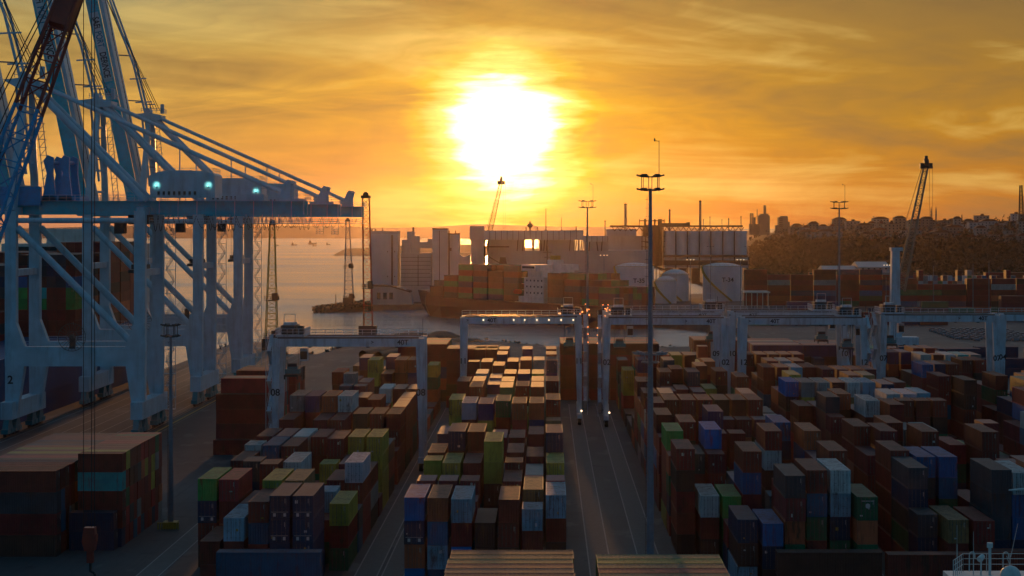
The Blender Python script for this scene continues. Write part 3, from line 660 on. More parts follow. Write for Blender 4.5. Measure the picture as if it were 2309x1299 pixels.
def make_label(c, i):
    nm = CNAME[c['col']]; size = 'short' if c['L'] < 7 else ('long' if c['L'] > 11 else ''); p = c['pos']; k = TIER[p[2]] if c['a'] != 'q' else ''
    if c['blk'] in ('feeder ship', 'large ship'):
        t = p[2]
        return f"{nm} container, tier {['one','two','three','four','five','six','seven','eight','nine','ten'][t]} of {c['blk']} cargo, row {ORD[p[0]] if p[0] else 'one'}, bay {ORD[p[1] if c['blk']=='large ship' else int(p[1]/13.2)-1] }"
    if c['a'] == 'x':
        return f"{nm} container lying crosswise, {k}, {ORD[min(p[1],19)]} row, {c['blk']}"
    return f"{size} {nm} container {k}, column {ORD[p[0]] if p[0] else 'one'}, {ORD[min(p[1],19)]} stack back, {c['blk']}"
drop = MB(); nstuff = 0
hexof = {}
for i, c in enumerate(CONT):
    base = COL[c['col']]; v = .8+.4*c['r']; col = (base[0]*v, base[1]*v, base[2]*v)
    if i in pick:
        me, mf, mr, md = cmesh(c['L'], c['h']); blank = rc.random() < .42 and c['col'] not in 'BG'
        if blank: me = mf
        o = bpy.data.objects.new('shipping_container', me); C.objects.link(o)
        o.location = (c['x'], c['y'], c['z']); o.rotation_euler = (0, 0, ang_of(c)); o.color = (*col, 1)
        lab = make_label(c, i)
        kk = lab
        used_labels[kk] = used_labels.get(kk, 0)+1
        tag(o, lab, 'shipping container', 'stacked shipping containers')
        if not blank and c['a'] == 'y' and rc.random() < .45:
            mk = MB(); yy = -c['L']/2-.02; w_ = rc.choice((.18,.26,.34)); x_ = rc.choice((-.95, -.55, .15, .3)); z_ = rc.choice((.5, 1.2, 1.9)); mk.box(x_, x_+w_, yy-.02, yy+.01, z_, z_+rc.choice((.16,.3,.4)))
            po = bpy.data.objects.new('placard', mk.mesh('placard', rc.choice((M['mark'], M['mark'], M['yellow'])))); C.objects.link(po); po.parent = o
        for nm, mm in (('roof', mr), ('door', md)):
            if nm == 'door' and blank: continue
            ch = bpy.data.objects.new(nm, mm); C.objects.link(ch); ch.parent = o; ch.color = (*col, 1)
        c['ob'] = o
        if c['a'] == 'y' and c['col'] == 'B' and c['blk'] in ('left block', 'middle block') and c['L'] > 7 and c['pos'][1] == 0:
            mk = MB(); yy = -c['L']/2-.06
            for sx in (-.62, .62): mk.box(sx-.16, sx+.16, yy, yy+.02, .32, .72)
            mk.box(-1.05, 1.05, yy, yy+.015, .84, .88)
            mo = bpy.data.objects.new('marking', mk.mesh('marking', M['mark'])); C.objects.link(mo); mo.parent = o
        if c['a'] == 'y' and c['col'] == 'G' and c['blk'] == 'right block' and c['pos'][0] == 7:
            mk = MB(); yy = -c['L']/2-.03
            mk.tube((0, yy, 1.75), (0, yy-.02, 1.75), .3, n=18); mk.box(-.75, .75, yy-.02, yy, 2.3, 2.38); mk.box(.05, .2, yy-.02, yy, 1.35, 1.6)
            mo = bpy.data.objects.new('emblem', mk.mesh('emblem', M['mark'])); C.objects.link(mo); mo.parent = o
    else:
        cc = corners(c); drop.add(cc, BF, 0, col); nstuff += 1
tag(drop.build('container_mass', M['cstuff']), 'remaining stacked containers deep in the blocks, on the ships and in the far yard', None, 'stacked shipping containers', 'stuff')
print('LONG', [o['label'] for o in C.objects if 'label' in o and len(o['label'].replace('-',' ').split())>16][:9]); print('CONTAINERS', len(CONT), 'seen', len(hits), 'individual', len(pick), 'stuff', nstuff, 'dup labels', sum(v > 1 for v in used_labels.values()), 'min hits', hits[order[min(NIND,len(order))-1]])
# ------------------------------------------------------------------ quay cranes
def quay_crane(Y0, number, label, first):
    SX, LX, Y1 = -112.0, -85.0, Y0+19.0
    e = empty('quay_crane', (-98.5, Y0+9.5, 0), label, 'crane', 'quay cranes with raised booms')
    W_ = M['sts']; Bc = M['stsblue']
    def leg(X, Y, sgn):
        mb = MB(); zb = 16.5
        # tapered foot, portal knee, column
        inn = 1 if X == SX else -1
        mb.prism([(X-inn*1.1, 4.2),(X+inn*1.3, 4.2),(X+inn*2.9, zb-2),(X-inn*1.1, zb-2)], Y-1.0, Y+1.0)
        mb.box(X-1.15, X+1.15, Y-1.0, Y+1.0, zb-2, 47)
        mb.prism([(X+inn*1.15, zb+2),(X+inn*3.0, zb+2),(X+inn*1.15, zb+7)], Y-.98, Y+.98)
        return mb.build('leg', W_, e)
    legs = [leg(X, Y, 1) for X in (SX, LX) for Y in (Y0, Y1)]
    for Y in (Y0, Y1):
        mb = MB(); mb.box(SX-1.1, LX+1.1, Y-1.02, Y+1.02, 14.5, 18.6); mb.rail([(SX+3, Y-1, 18.6),(LX-3, Y-1, 18.6)], 1.1, .04, 2); mb.build('portal_beam', W_, e)
        mb = MB(); mb.tube((SX+1.2, Y, 43.5), (LX-1.2, Y, 18.8), .75, n=12); mb.build('diagonal_brace', W_, e)
        mb = MB(); mb.tube((SX, Y, 45.0), (LX, Y, 45.0), .55, n=12); mb.build('tie_pipe', W_, e)
    for X in (SX, LX):
        mb = MB(); mb.box(X-1.25, X+1.25, Y0-4, Y1+4, 3.6, 7.2); mb.build('sill_beam', W_, e)
        for z_, w_ in ((34, 1.4), (47, 1.6)): mb = MB(); mb.beam((X, Y0, z_), (X, Y1, z_), w_); mb.build('cross_beam', W_, e)
        for Y in (Y0, Y1):
            mb = MB(); yy = Y
            for d in (-3, 3):
                mb.prism([(yy+d-2.2, 1.3),(yy+d+2.2, 1.3),(yy+d+1.0, 3.55),(yy+d-1.0, 3.55)], X-.6, X+.6, axis='x')
                mb.box(X-.75, X+.75, yy+d-2.6, yy+d-.3, .75, 1.7); mb.box(X-.75, X+.75, yy+d+.3, yy+d+2.6, .75, 1.7)
            bg_ = mb.build('bogie', M['teal'], e)
            mb = MB()
            for d in (-4.9,-3.9,-2.1,-1.1,1.1,2.1,3.9,4.9): mb.tube((X-.3, Y+d, .47), (X+.3, Y+d, .47), .35, n=12)
            mb.build('wheel', M['dark'], bg_)
    # girder over the portal and the back reach
    mb = MB()
    for dy in (-3.2, 3.2): mb.box(-116, -51.5, Y0+9.5+dy-.6, Y0+9.5+dy+.6, 46.3, 49.2)
    for x in (-115, -100, -86, -70, -52.5): mb.box(x-.5, x+.5, Y0+6.3, Y0+12.7, 48.2, 49.1)
    mb.build('girder', Bc, e)
    yc = Y0+9.5
    mb = MB()
    mb.box(-84, -51, yc-5.2, yc+5.2, 44.4, 44.5)
    mb.rail([(-116, yc-5.2, 49.2),(-51, yc-5.2, 49.2),(-51, yc+5.2, 49.2)], 1.2, .045, 1.8)
    mb.box(-116, -51, yc-5.3, yc-4.0, 49.14, 49.22)
    mb.rail([(-84, yc-5.2, 44.4),(-51, yc-5.2, 44.4)], 1.2, .045, 1.6)
    for x in range(-82, -50, 4): mb.beam((x, yc-5, 44.5), (x, yc-4.6, 49.2), .12)
    mb.build('walkway', W_, e)
    # machinery house with a shallow vaulted roof
    mb = MB(); prof = [(-84, 49.9),(-70.2, 49.9),(-70.2, 54.6)] + [(-77.1+6.9*math.cos(t*math.pi/12), 54.6+1.1*math.sin(t*math.pi/12)) for t in range(1, 12)] + [(-84, 54.6)]
    mb.prism(prof, yc-4.6, yc+4.6); mh = mb.build('machinery_house', W_, e)
    mb = MB(); mb.rail([(-83.6, yc-4.4, 55.0),(-70.6, yc-4.4, 55.0),(-70.6, yc+4.4, 55.0)], 1.1, .04, 1.5); mb.build('railing', W_, mh)
    mb = MB()
    for i in range(8): mb.box(-82.4+i*1.1, -81.9+i*1.1, yc-4.68, yc-4.58, 50.3, 51.2)
    mb.build('louvre', M['dark'], mh)
    for x in (-82.6, -71.6):
        mb = MB(); mb.beam((x, yc-4.6, 52.2), (x, yc-5.3, 52.4), .08); mb.box(x-.13, x+.13, yc-5.4, yc-5.2, 52.25, 52.45, 1); mb.build('floodlight', [M['dark'], M['lampcool']], mh)
        if first < 2:
            pl = bpy.data.lights.new('floodlight_glow', 'SPOT'); lo = bpy.data.objects.new('floodlight_glow', pl); C.objects.link(lo)
            pl.energy = 130; pl.color = (.35, 1, .85); pl.spot_size = math.radians(80); pl.spot_blend = 1; pl.shadow_soft_size = .2; lo.parent = mh
            lo.location = Vector((x, yc-5.9, 52.7)) - parent_world(mh); lo.rotation_euler = (math.radians(82), 0, 0)
    # A-frame
    AX, AZ = -111.0, 74.6
    mb = MB()
    for dy in (-5.5, 5.5):
        mb.beam((SX, yc+(-9.5 if dy<0 else 9.5), 47), (AX, yc+dy*.45, AZ-1), 1.7, 1.7, w2=1.1, h2=1.1)
        mb.beam((AX, yc+dy*.45, AZ-1), (AX, yc-dy*.45, AZ-1), 1.0)
    for k in range(1, 5):
        f = k/5; z = 47+(AZ-48)*f; hw = 9.5*(1-f)+2.5*f; mb.beam((SX+f, yc-hw, z), (SX+f, yc+hw, z), .5)
    mb.build('mast_frame', W_, e)
    mb = MB(); mb.prism([(AX-4.6, AZ+.4),(AX-1.5, AZ-1.4),(AX+3.4, AZ-1.2),(AX+3.4, AZ+.2),(AX, AZ+.9)], yc-3.4, yc+3.4)
    mb.rail([(AX-2, yc-3.6, AZ+.9),(AX+3.6, yc-3.6, AZ+.9),(AX+3.6, yc+3.6, AZ+.9)], 1.1, .05, 1.2); mb.tube((AX-.8, yc-2, AZ+1.4), (AX-.8, yc+2, AZ+1.4), .9, n=12)
    mb.beam((AX-2.6, yc, AZ+3.4), (AX+1.2, yc, AZ+3.4), .3); mb.beam((AX-.2, yc, AZ+1), (AX-.2, yc, AZ+3.4), .3); mb.box(AX+3.3, AX+4.2, yc-3.4, yc-2.4, AZ+.6, AZ+3.2)
    mb.build('mast_head', W_, e)
    # access stairs zig-zagging up the land leg and the mast
    mb = MB(); z = 18.6; k = 0
    while z < 45:
        a = (LX+1.5, Y1+1.2, z); b2 = (LX+3.2, Y1+1.2, z+2.6)
        if k % 2: a, b2 = (LX+3.2, Y1+1.2, z), (LX+1.5, Y1+1.2, z+2.6)
        mb.beam(a, b2, .16, .12); mb.rail([a, b2], 1.0, .03, 1.2); mb.box(LX+1.2, LX+3.5, Y1+.6, Y1+2.0, z-.06, z+.02); z += 2.6; k += 1
    z = 3.6; k = 0
    while z < 18:
        a = (LX+1.5, Y1+1.2, z); b2 = (LX+3.2, Y1+1.2, z+2.6)
        if k % 2: a, b2 = (LX+3.2, Y1+1.2, z), (LX+1.5, Y1+1.2, z+2.6)
        mb.beam(a, b2, .16, .12); mb.rail([a, b2], 1.0, .03, 1.2); mb.box(LX+1.2, LX+3.5, Y1+.6, Y1+2.0, z-.06, z+.02); z += 2.6; k += 1
    mb.beam((LX+3.5, Y1+1.3, 3.6), (LX+3.5, Y1+1.3, 46), .12)
    mb.build('stairway', W_, e)
    mb = MB(); z = 49
    for xx in (SX+2.4,):
        for dx_ in (0, 1.3): mb.beam((xx+dx_, yc+9.0, 49), (xx+dx_-1, yc+2.5, 73), .14)
        while z < 73:
            f = (z-49)/24; y = yc+9.0-6.5*f; mb.box(xx-f-.3, xx-f+1.6, y-.5, y+.5, z, z+.08); mb.beam((xx-f, y, z), (xx-f+1.3, y, z+1.6), .1, .1); z += 1.7
    mb.build('ladder', W_, e)
    # stays
    mb = MB()
    for dy in (-2.4, 2.4):
        mb.tube((AX+.8, yc+dy, AZ-.4), (LX, yc+dy*1.3, 49), .72, n=12)
    mb.build('inclined_strut', W_, e)
    mb = MB()
    for dy in (-2.4, 2.4): mb.tube((AX+1.5, yc+dy, AZ-.1), (-56.5, yc+dy*1.3, 51.0), .42, n=10)
    for x in (-78, -74.5):
        f = (x-AX-1.5)/(-56.5-AX-1.5); mb.tube((x, yc-2.8, 49.2), (x, yc-2.8, AZ-.1+f*(51.0-AZ)), .14, n=6)
    mb.build('back_stay', W_, e)
    mb = MB(); mb.prism([(-57.2,49.2),(-54.4,49.2),(-54.6,51.4),(-54.0,53.4),(-54.9,53.8),(-55.5,53.2)], yc-3.7, yc-3.4); mb.prism([(-57.2,49.2),(-54.4,49.2),(-54.6,51.4),(-54.0,53.4),(-54.9,53.8),(-55.5,53.2)], yc+3.4, yc+3.7)
    mb.tube((-54.8, yc-3.3, 53), (-54.8, yc+3.3, 53), .35, n=10); mb.tube((-57, yc-3.2, 50.4), (-57, yc+3.2, 50.4), .6, n=10); mb.box(-66,-60,yc-3,yc+3,49.2,50.6)
    for i in range(6): mb.beam((-67+i*1.1, yc-3.6, 49.2), (-67+i*1.1, yc-3.6, 51.8), .1)
    mb.beam((-67, yc-3.6, 51.8), (-59, yc-3.6, 51.8), .12)
    mb.build('sheave_frame', W_, e)
    # festoon loops and trolley under the girder
    mb = MB(); x = -83.5
    while x < -53:
        w_ = 1.1 if x < -78 or (-70 < x < -66) else 2.6; pts = [(x+w_*t/6, yc-3.9, 46.0-(2.6 if w_ > 2 else 3.3)*math.sin(math.pi*t/6)) for t in range(7)]
        for p, q_ in zip(pts[:-1], pts[1:]): mb.tube(p, q_, .06, n=4, caps=False)
        x += w_
    mb.build('festoon_cable', M['rope'], e)
    mb = MB(); mb.box(-89, -84.8, yc-3, yc+3, 44.2, 46.2); mb.box(-91.6, -89.4, yc-4.6, yc-2.2, 42.2, 45.2); 
    for dx_ in (-88.2, -85.6):
        for dy in (-1.5, 1.5): mb.tube((dx_, yc+dy, 44.2), (dx_, yc+dy, 35.4), .05, n=4)
    tr = mb.build('trolley', M['dark'], e)
    mb = MB(); mb.box(-88.6, -85.2, yc-1.6, yc+1.6, 34.6, 35.6); mb.box(-87.8, -86.0, yc-1.2, yc+1.2, 35.6, 36.5); mb.box(-88.9,-84.9,yc-3.2,yc+3.2,33.8,34.5); mb.build('spreader', M['dark'], tr)
    mb = MB(); 
    for x0 in (-64, -59.8)[:2] if first == 2 else ():
        mb.rail([(x0, yc-5, 41.6),(x0+2, yc-5, 41.6)], 1.3, .06, 1); mb.beam((x0,yc-5,41.6),(x0,yc-5,44.4),.12); mb.beam((x0+2,yc-5,41.6),(x0+2,yc-5,44.4),.12); mb.box(x0,x0+2,yc-5.6,yc-4.4,41.5,41.62)
    if mb.v: mb.build('maintenance_basket', W_, e)
    # cable reel on the portal beam
    mb = MB(); cx, cz, R_ = -99.0, 20.6, 2.9
    for i in range(24):
        t0, t1 = i*math.pi/12, (i+1)*math.pi/12
        p, q_ = (cx+R_*math.cos(t0), Y0-1.5, cz+R_*math.sin(t0)), (cx+R_*math.cos(t1), Y0-1.5, cz+R_*math.sin(t1))
        mb.beam(p, q_, .1); mb.beam((cx, Y0-1.5, cz), p, .07)
        mb.beam((cx+1.2*math.cos(t0), Y0-1.2, cz+1.2*math.sin(t0)), (cx+1.2*math.cos(t1), Y0-1.2, cz+1.2*math.sin(t1)), .1)
    mb.tube((cx, Y0-1.9, cz), (cx, Y0-.6, cz), .5, n=10); mb.box(cx-.6, cx+.6, Y0-1.2, Y0-.5, 18.2, cz)
    mb.build('cable_reel', M['rod'], e)
    # raised boom
    HX, HZ = -114.6, 48.0; TX, TZ = HX-15.0, HZ+72.0
    u = Vector((TX-HX, 0, TZ-HZ)).normalized(); v_ = Vector((u.z, 0, -u.x))
    mb = MB()
    mb.beam((HX, yc-3.2, HZ), (TX, yc-3.2, TZ), .9, 2.9, up=(0,1,0)) if False else None
    def boomgirder(y, name, m_):
        mb = MB(); pts = []
        a = Vector((HX,0,HZ)); bq = Vector((TX,0,TZ))
        mb.prism([((a-v_*1.7).x,(a-v_*1.7).z),((a+v_*1.7).x,(a+v_*1.7).z),((bq+v_*1.6).x,(bq+v_*1.6).z),((bq-v_*1.6).x,(bq-v_*1.6).z)], y-.55, y+.55)
        return mb.build(name, m_, e)
    bm_ = boomgirder(yc-3.6, 'boom', Bc)
    mb = MB(); a = Vector((HX, 0, HZ)); 
    off = v_*2.3
    mb.prism([((a+off-v_*.5).x,(a+off-v_*.5).z),((a+off+v_*.5).x,(a+off+v_*.5).z),((a+u*73+off+v_*.5).x,(a+u*73+off+v_*.5).z),((a+u*73+off-v_*.5).x,(a+u*73+off-v_*.5).z)], yc-3.3, yc+3.6)
    mb.build('boom_underside', W_, e)
    mb = MB(); 
    for k in range(1, 24):
        p = a+u*k*3+v_*3.6; mb.rail([(p.x, yc-3.4, p.z), (p.x+(u*3).x, yc-3.4, p.z+(u*3).z)], .9, .05, 1.5)
    for k in (12, 17.5, 31, 44):
        p = a+u*k+v_*3.6; mb.beam((p.x, yc, p.z), (p.x+3.6, yc, p.z-.2), .45, .3)
    mb.build('boom_walkway', M['galv'], bm_)
    # lettering panel on the boom flank
    y_ = yc-4.17
    pA, pB = (12, 42)
    mb = MB(); A_ = a+u*36.8; B_ = a+u*56.6
    mb.prism([((A_-v_*1.1).x,(A_-v_*1.1).z),((A_+v_*1.2).x,(A_+v_*1.2).z),((B_+v_*1.2).x,(B_+v_*1.2).z),((B_-v_*1.1).x,(B_-v_*1.1).z)], y_-.03, y_)
    pn = mb.build('letter_panel', M['panelwhite'], bm_)
    angd = math.degrees(math.atan2(-u.z, -u.x))
    def word(s_, dist, mm, size):
        p = a + u*dist + v_*.05; ob = text('lettering', s_, (p.x, y_-.05, p.z), size, mm, pn, rot=(90, 0, 0), ext=.01)
        ob.rotation_euler = Matrix.Rotation(-math.radians(angd), 3, 'Y').to_4x4().to_euler() if False else (Matrix.Rotation(math.radians(-angd), 4, 'Y') @ Matrix.Rotation(math.radians(90), 4, 'X')).to_euler(); ob.scale.x = .72
    word('SAFi', 53.6, M['letter'], 2.5); word('PORT', 48.9, M['letterteal'], 2.5); word('DERiNCE', 41.6, M['letter'], 2.5)
    if first == 0:
        mb = MB()
        for x0 in (-107.0, -103.6):
            mb.prism([(x0,49.2),(x0+3.0,49.2),(x0+2.3,55.0),(x0+2.4,58.4),(x0+1.2,58.9),(x0+.3,57.6),(x0+1.0,55)], yc-4.2, yc-3.4); mb.prism([(x0,49.2),(x0+3.0,49.2),(x0+2.3,55.0),(x0+2.4,58.4),(x0+1.2,58.9),(x0+.3,57.6),(x0+1.0,55)], yc+3.4, yc+4.2)
            mb.tube((x0+1.4, yc-3.6, 57.4), (x0+1.4, yc+3.6, 57.4), .4, n=10)
        mb.box(-108, -99, yc-4.2, yc+4.2, 49.25, 50.2); mb.box(-116.5, -107, yc-5.6, yc-4.2, 48.2, 52.2)
        mb.build('hoist_frame', M['mblue'], e)
    # boom stays folded beside the mast and the hoist ropes
    mb = MB()
    for dy in (-2.2, 2.2):
        q1 = a+u*40+v_*7.5; mb.tube((AX-1, yc+dy, AZ), (q1.x, yc+dy, q1.z), .32, n=8); q2 = a+u*71+v_*3
        mb.tube((q1.x, yc+dy, q1.z), (q2.x, yc+dy, q2.z), .3, n=8)
        q3 = a+u*6+v_*5; mb.tube((q3.x, yc+dy, q3.z), (AX-2, yc+dy, AZ-1), .3, n=8)
    for k in (8, 22):
        q1 = Vector((AX-1,0,AZ)).lerp(a+u*40+v_*7.5, k/30); mb.beam((q1.x-2, yc-2.2, q1.z), (q1.x+2.6, yc-2.2, q1.z+.2), .35)
    mb.build('fore_stay', W_, e)
    mb = MB()
    for k, dy in enumerate((-1.8, -1.0, 1.0, 1.8)):
        q1 = a+u*(64-k*1.2)+v_*3; mb.tube((AX+.6+k*.5, yc+dy, AZ+1.8), (q1.x, yc+dy, q1.z), .09, n=4)
    mb.build('hoist_rope', M['rope'], e)
    text('number', number, (SX, Y0-1.06, 11.6), 2.4, M['letter'], legs[0])
    text('number', number, (LX-9, Y0-1.06, 16.5), 2.0, M['letter'], legs[2]) if first else None
    return e
quay_crane(409, '2', 'white quay crane with a blue raised boom, largest in view, black 2 on its leg', 0)
quay_crane(477, '3', 'white quay crane in the middle of the three, floodlit machinery house', 1)
quay_crane(539, '4', 'white quay crane at the end of the three, raised boom lettered SAFiPORT DERiNCE', 2)
# ------------------------------------------------------------------ lattice helper and mobile cranes
def lattice(mb, p, q, w1, w2, n, r=.12, rb=.06, mi=0, side=(0,1,0), mi2=None, split=None):
    p, q = Vector(p), Vector(q); d = (q-p).normalized(); s_ = Vector(side); s_ = (s_ - d*d.dot(s_)).normalized(); t = d.cross(s_)
    def ring(f): w = w1*(1-f)+w2*f; c = p.lerp(q, f); return [c+s_*i*w/2+t*j*w/2 for i, j in ((-1,-1),(1,-1),(1,1),(-1,1))]
    R0 = ring(0)
    for k in range(n):
        R1 = ring((k+1)/n); m_ = mi if (split is None or (k+.5)/n < split) else mi2
        for i in range(4):
            mb.tube(R0[i], R1[i], r, n=6, mi=m_, caps=False)
            a_, b_ = (R0[i], R1[(i+1)%4]) if k % 2 else (R0[(i+1)%4], R1[i])
            mb.tube(a_, b_, rb, n=4, mi=m_, caps=False); mb.tube(R1[i], R1[(i+1)%4], rb, n=4, mi=m_, caps=False)
        R0 = R1
def near_crane():
    e = empty('mobile_harbour_crane', (-66, 205, 0), 'blue mobile harbour crane with a red-topped lattice boom rising out of the picture', 'crane')
    foot = (-64.5, 207, 30); tip = (-52.2, 221, 74.5)
    mb = MB(); lattice(mb, foot, tip, 3.4, 2.0, 15, .21, .075, 0, (0,1,0), 1, .60)
    P0, P1 = Vector(foot), Vector(tip); d = (P1-P0).normalized(); 
    a, b_ = P1-d*9, P1+d*1.5
    mb.beam(a-d*0, b_, 2.3, 2.3, mi=1, w2=2.6, h2=2.4, up=(0,1,0)); bo = mb.build('boom', [M['mblue'], M['red']], e)
    mb = MB(); tx, ty, tz = -51.4, 221.5, 75.5
    mb.tube((tx-.6,ty,tz),(tx+.6,ty,tz),1.1,n=14); mb.box(tx-1.6,tx+.8,ty-1,ty+1,tz-2.2,tz+.6); mb.build('boom_head', M['red'], bo)
    mb = MB(); mb.box(-69, -63, 202, 212, 1.6, 5.5); mb.box(-70.5,-61.5,200,214,.6,1.6); mb.tube((-66,207,5.5),(-66,207,31),1.5,n=14); mb.box(-70,-64.5,204,210,8,13); mb.build('tower', M['mblue'], e)
    mb = MB()
    for i in range(5):
        for sx in (-70, -62): mb.tube((sx-.5, 201.5+i*2.8, .6),(sx+.5,201.5+i*2.8,.6),.6,n=12)
    mb.build('wheel', M['rubber'], e)
    mb = MB()
    for dy, off in ((-.8, 0), (.8, 0)):
        mb.tube((-67.5, 204+dy, 31), (tx-1.2, ty+dy, tz+.2), .07, n=5); mb.tube((-69.5, 203+dy, 33), (tx-1.4, ty+dy, tz+1.0), .07, n=5)
        mb.tube((-72.0, 203+dy, 20), (-59.3, 213+dy, 52), .06, n=5)
    mb.build('luffing_rope', M['rope'], e)
    hk = empty('hook', (-51.2, 220.5, 8), 'red hook block hanging on black ropes before the container stack', 'hook block')
    mb = MB(); zb = 44-(1190-508)/20.0
    xs_ = [(187-VX)/20.0, (205-VX)/20.0, (212-VX)/20.0]
    for x_, zt in zip(xs_, (72.5, 80, 80)): mb.tube((x_, 220.3, zt), (x_ if x_ != xs_[0] else xs_[0], 220.3, zb-.2 if x_ != xs_[0] else zb+.1), .045, n=5)
    mb.build('rope', M['rope'], hk)
    mb = MB(); cx = (202-VX)/20.0
    mb.prism([(cx-.62,zb),(cx+.55,zb),(cx+.7,zb-1.4),(cx+.55,zb-2.6),(cx-.55,zb-2.6),(cx-.85,zb-1.6)], 219.8, 220.9)
    mb.tube((cx-.7,220.35,zb-1.2),(cx+.75,220.35,zb-1.2),.5,n=10); mb.box(cx-.35,cx+.35,220,220.7,zb-4,zb-2.6); mb.build('block', M['red'], hk)
    mb = MB(); mb.tube((cx,220.35,zb-4),(cx,220.35,zb-5),.16,n=8)
    R_ = .55; prev = None
    for k in range(9):
        t = math.pi*.5 - k*math.pi*1.35/8; p = (cx+R_*math.cos(t), 220.35, zb-5.5+R_*math.sin(t))
        if prev: mb.tube(prev, p, .16, n=6)
        prev = p
    mb.build('hook_shank', M['dark'], hk)
near_crane()
M['steelwarm'] = mat('weathered_boom_steel', (.30,.24,.18), .6)
def far_crane(px_tip, py_tip, px_foot, py_foot, Y, col, label, tower=None):
    tip, foot = at(px_tip, py_tip, Y), at(px_foot, py_foot, Y)
    e = empty('mobile_harbour_crane', (foot.x-4, Y, 0), label, 'crane')
    mb = MB(); lattice(mb, foot, tip, 3.0, 1.5, 22, .2, .09); bo = mb.build('boom', M[col], e)
    mb = MB(); mb.tube((tip.x-.8,Y,tip.z+1),(tip.x+.8,Y,tip.z+1),1.6,n=12); mb.box(tip.x-2.2,tip.x+2.2,Y-1,Y+1,tip.z-1,tip.z+1); mb.box(tip.x-.5,tip.x+.6,Y-.5,Y+.5,tip.z+2,tip.z+3.6); mb.build('boom_head', M['dark'], bo)
    tx = foot.x-1.9; tz = (tower or foot.z+6)
    mb = MB(); mb.prism([(tx-1.9,3),(tx+2.3,3),(tx+1.6,tz*.5),(tx+1.4,tz),(tx-1.3,tz),(tx-1.6,tz*.5)], Y-1.8, Y+1.8); mb.box(tx-5,tx+8,Y-3,Y+3,1.2,4); mb.box(tx-1.7,tx+2.6,Y-1.9,Y+1.9,tz-1.2,tz); mb.build('tower', M['rtg'] if tower else M['dark'], e)
    mb = MB()
    for i in range(4):
        for yy in (Y-3.4, Y+3.4): mb.tube((tx-4+i*3.4, yy-.4, .75),(tx-4+i*3.4, yy+.4, .75),.75,n=12)
    mb.build('wheel', M['rubber'], e)
    mb = MB()
    for dd in (0, .9): mb.tube((tx+1, Y-1+dd*2, tz), (tip.x-1.2, Y-.5+dd, tip.z+.4), .05, n=4)
    for dd in (1.2, 2.4): mb.tube((tip.x+dd, Y, tip.z), (tip.x+dd, Y, 16), .05, n=4)
    mb.build('luffing_rope', M['rope'], e)
far_crane(2088, 374, 2030, 655, 700, 'steelwarm', 'grey mobile crane with a leaning lattice boom, mosque behind it', 36)
far_crane(1130, 412, 1096, 560, 1135, 'yellow', 'thin yellow lattice crane boom against the sun behind the silos')
def tower_crane(px, ytop, ybase, w, Y, col, label, cab=None):
    p0, p1 = at(px, ybase, Y), at(px+w[2], ytop, Y); p0.z = max(p0.z, -1)
    e = empty('lattice_crane', (p0.x, Y, p0.z), label, 'crane')
    mb = MB(); lattice(mb, p0, p1, w[0], w[1], int((p1.z-p0.z)/2.2), .16, .07); mb.build('lattice_mast', M[col], e)
    mb = MB(); s = FPX/Y
    for y_, ww in (cab or []):
        c_ = at(px+w[2]*(ybase-y_)/(ybase-ytop), y_, Y); mb.rail([(c_.x-ww, Y-ww, c_.z),(c_.x+ww, Y-ww, c_.z),(c_.x+ww, Y+ww, c_.z)], 1.3, .07, 1.0); mb.box(c_.x-ww, c_.x+ww, Y-ww, Y+ww, c_.z-.2, c_.z); mb.box(c_.x+ww*.1, c_.x+ww, Y-ww*.9, Y, c_.z, c_.z+2.4); mb.build('cab', M['dark'], e); mb = MB()
    mb.box(p0.x-3, p0.x+2.6, Y-3, Y+3, p0.z, p0.z+4.5); mb.build('machinery', M['dark'], e)
    mb = MB(); mb.box(p1.x-w[1]*.7, p1.x+w[1]*.7, Y-1, Y+1, p1.z, p1.z+.9); mb.tube((p1.x,Y-1,p1.z+1.2),(p1.x,Y+1,p1.z+1.2),.9,n=10); mb.build('mast_head', M['dark'], e)
tower_crane(612, 508, 792, (4.4, 1.6, 2), 690, 'yellow', 'yellow and brown lattice crane tower between the quay and the bay', [(676, 2.3), (760, 2.6)])
tower_crane(831, 447, 765, (2.9, 2.2, -6), 640, 'red', 'red lattice crane boom standing before the grey silo tower', [(650, 1.7), (700, 1.5)])
tower_crane(787, 500, 690, (5.2, 1.8, -3), 1060, 'galv', 'grey lattice crane at the tip of the breakwater', [(604, 2.6), (672, 3.0)])
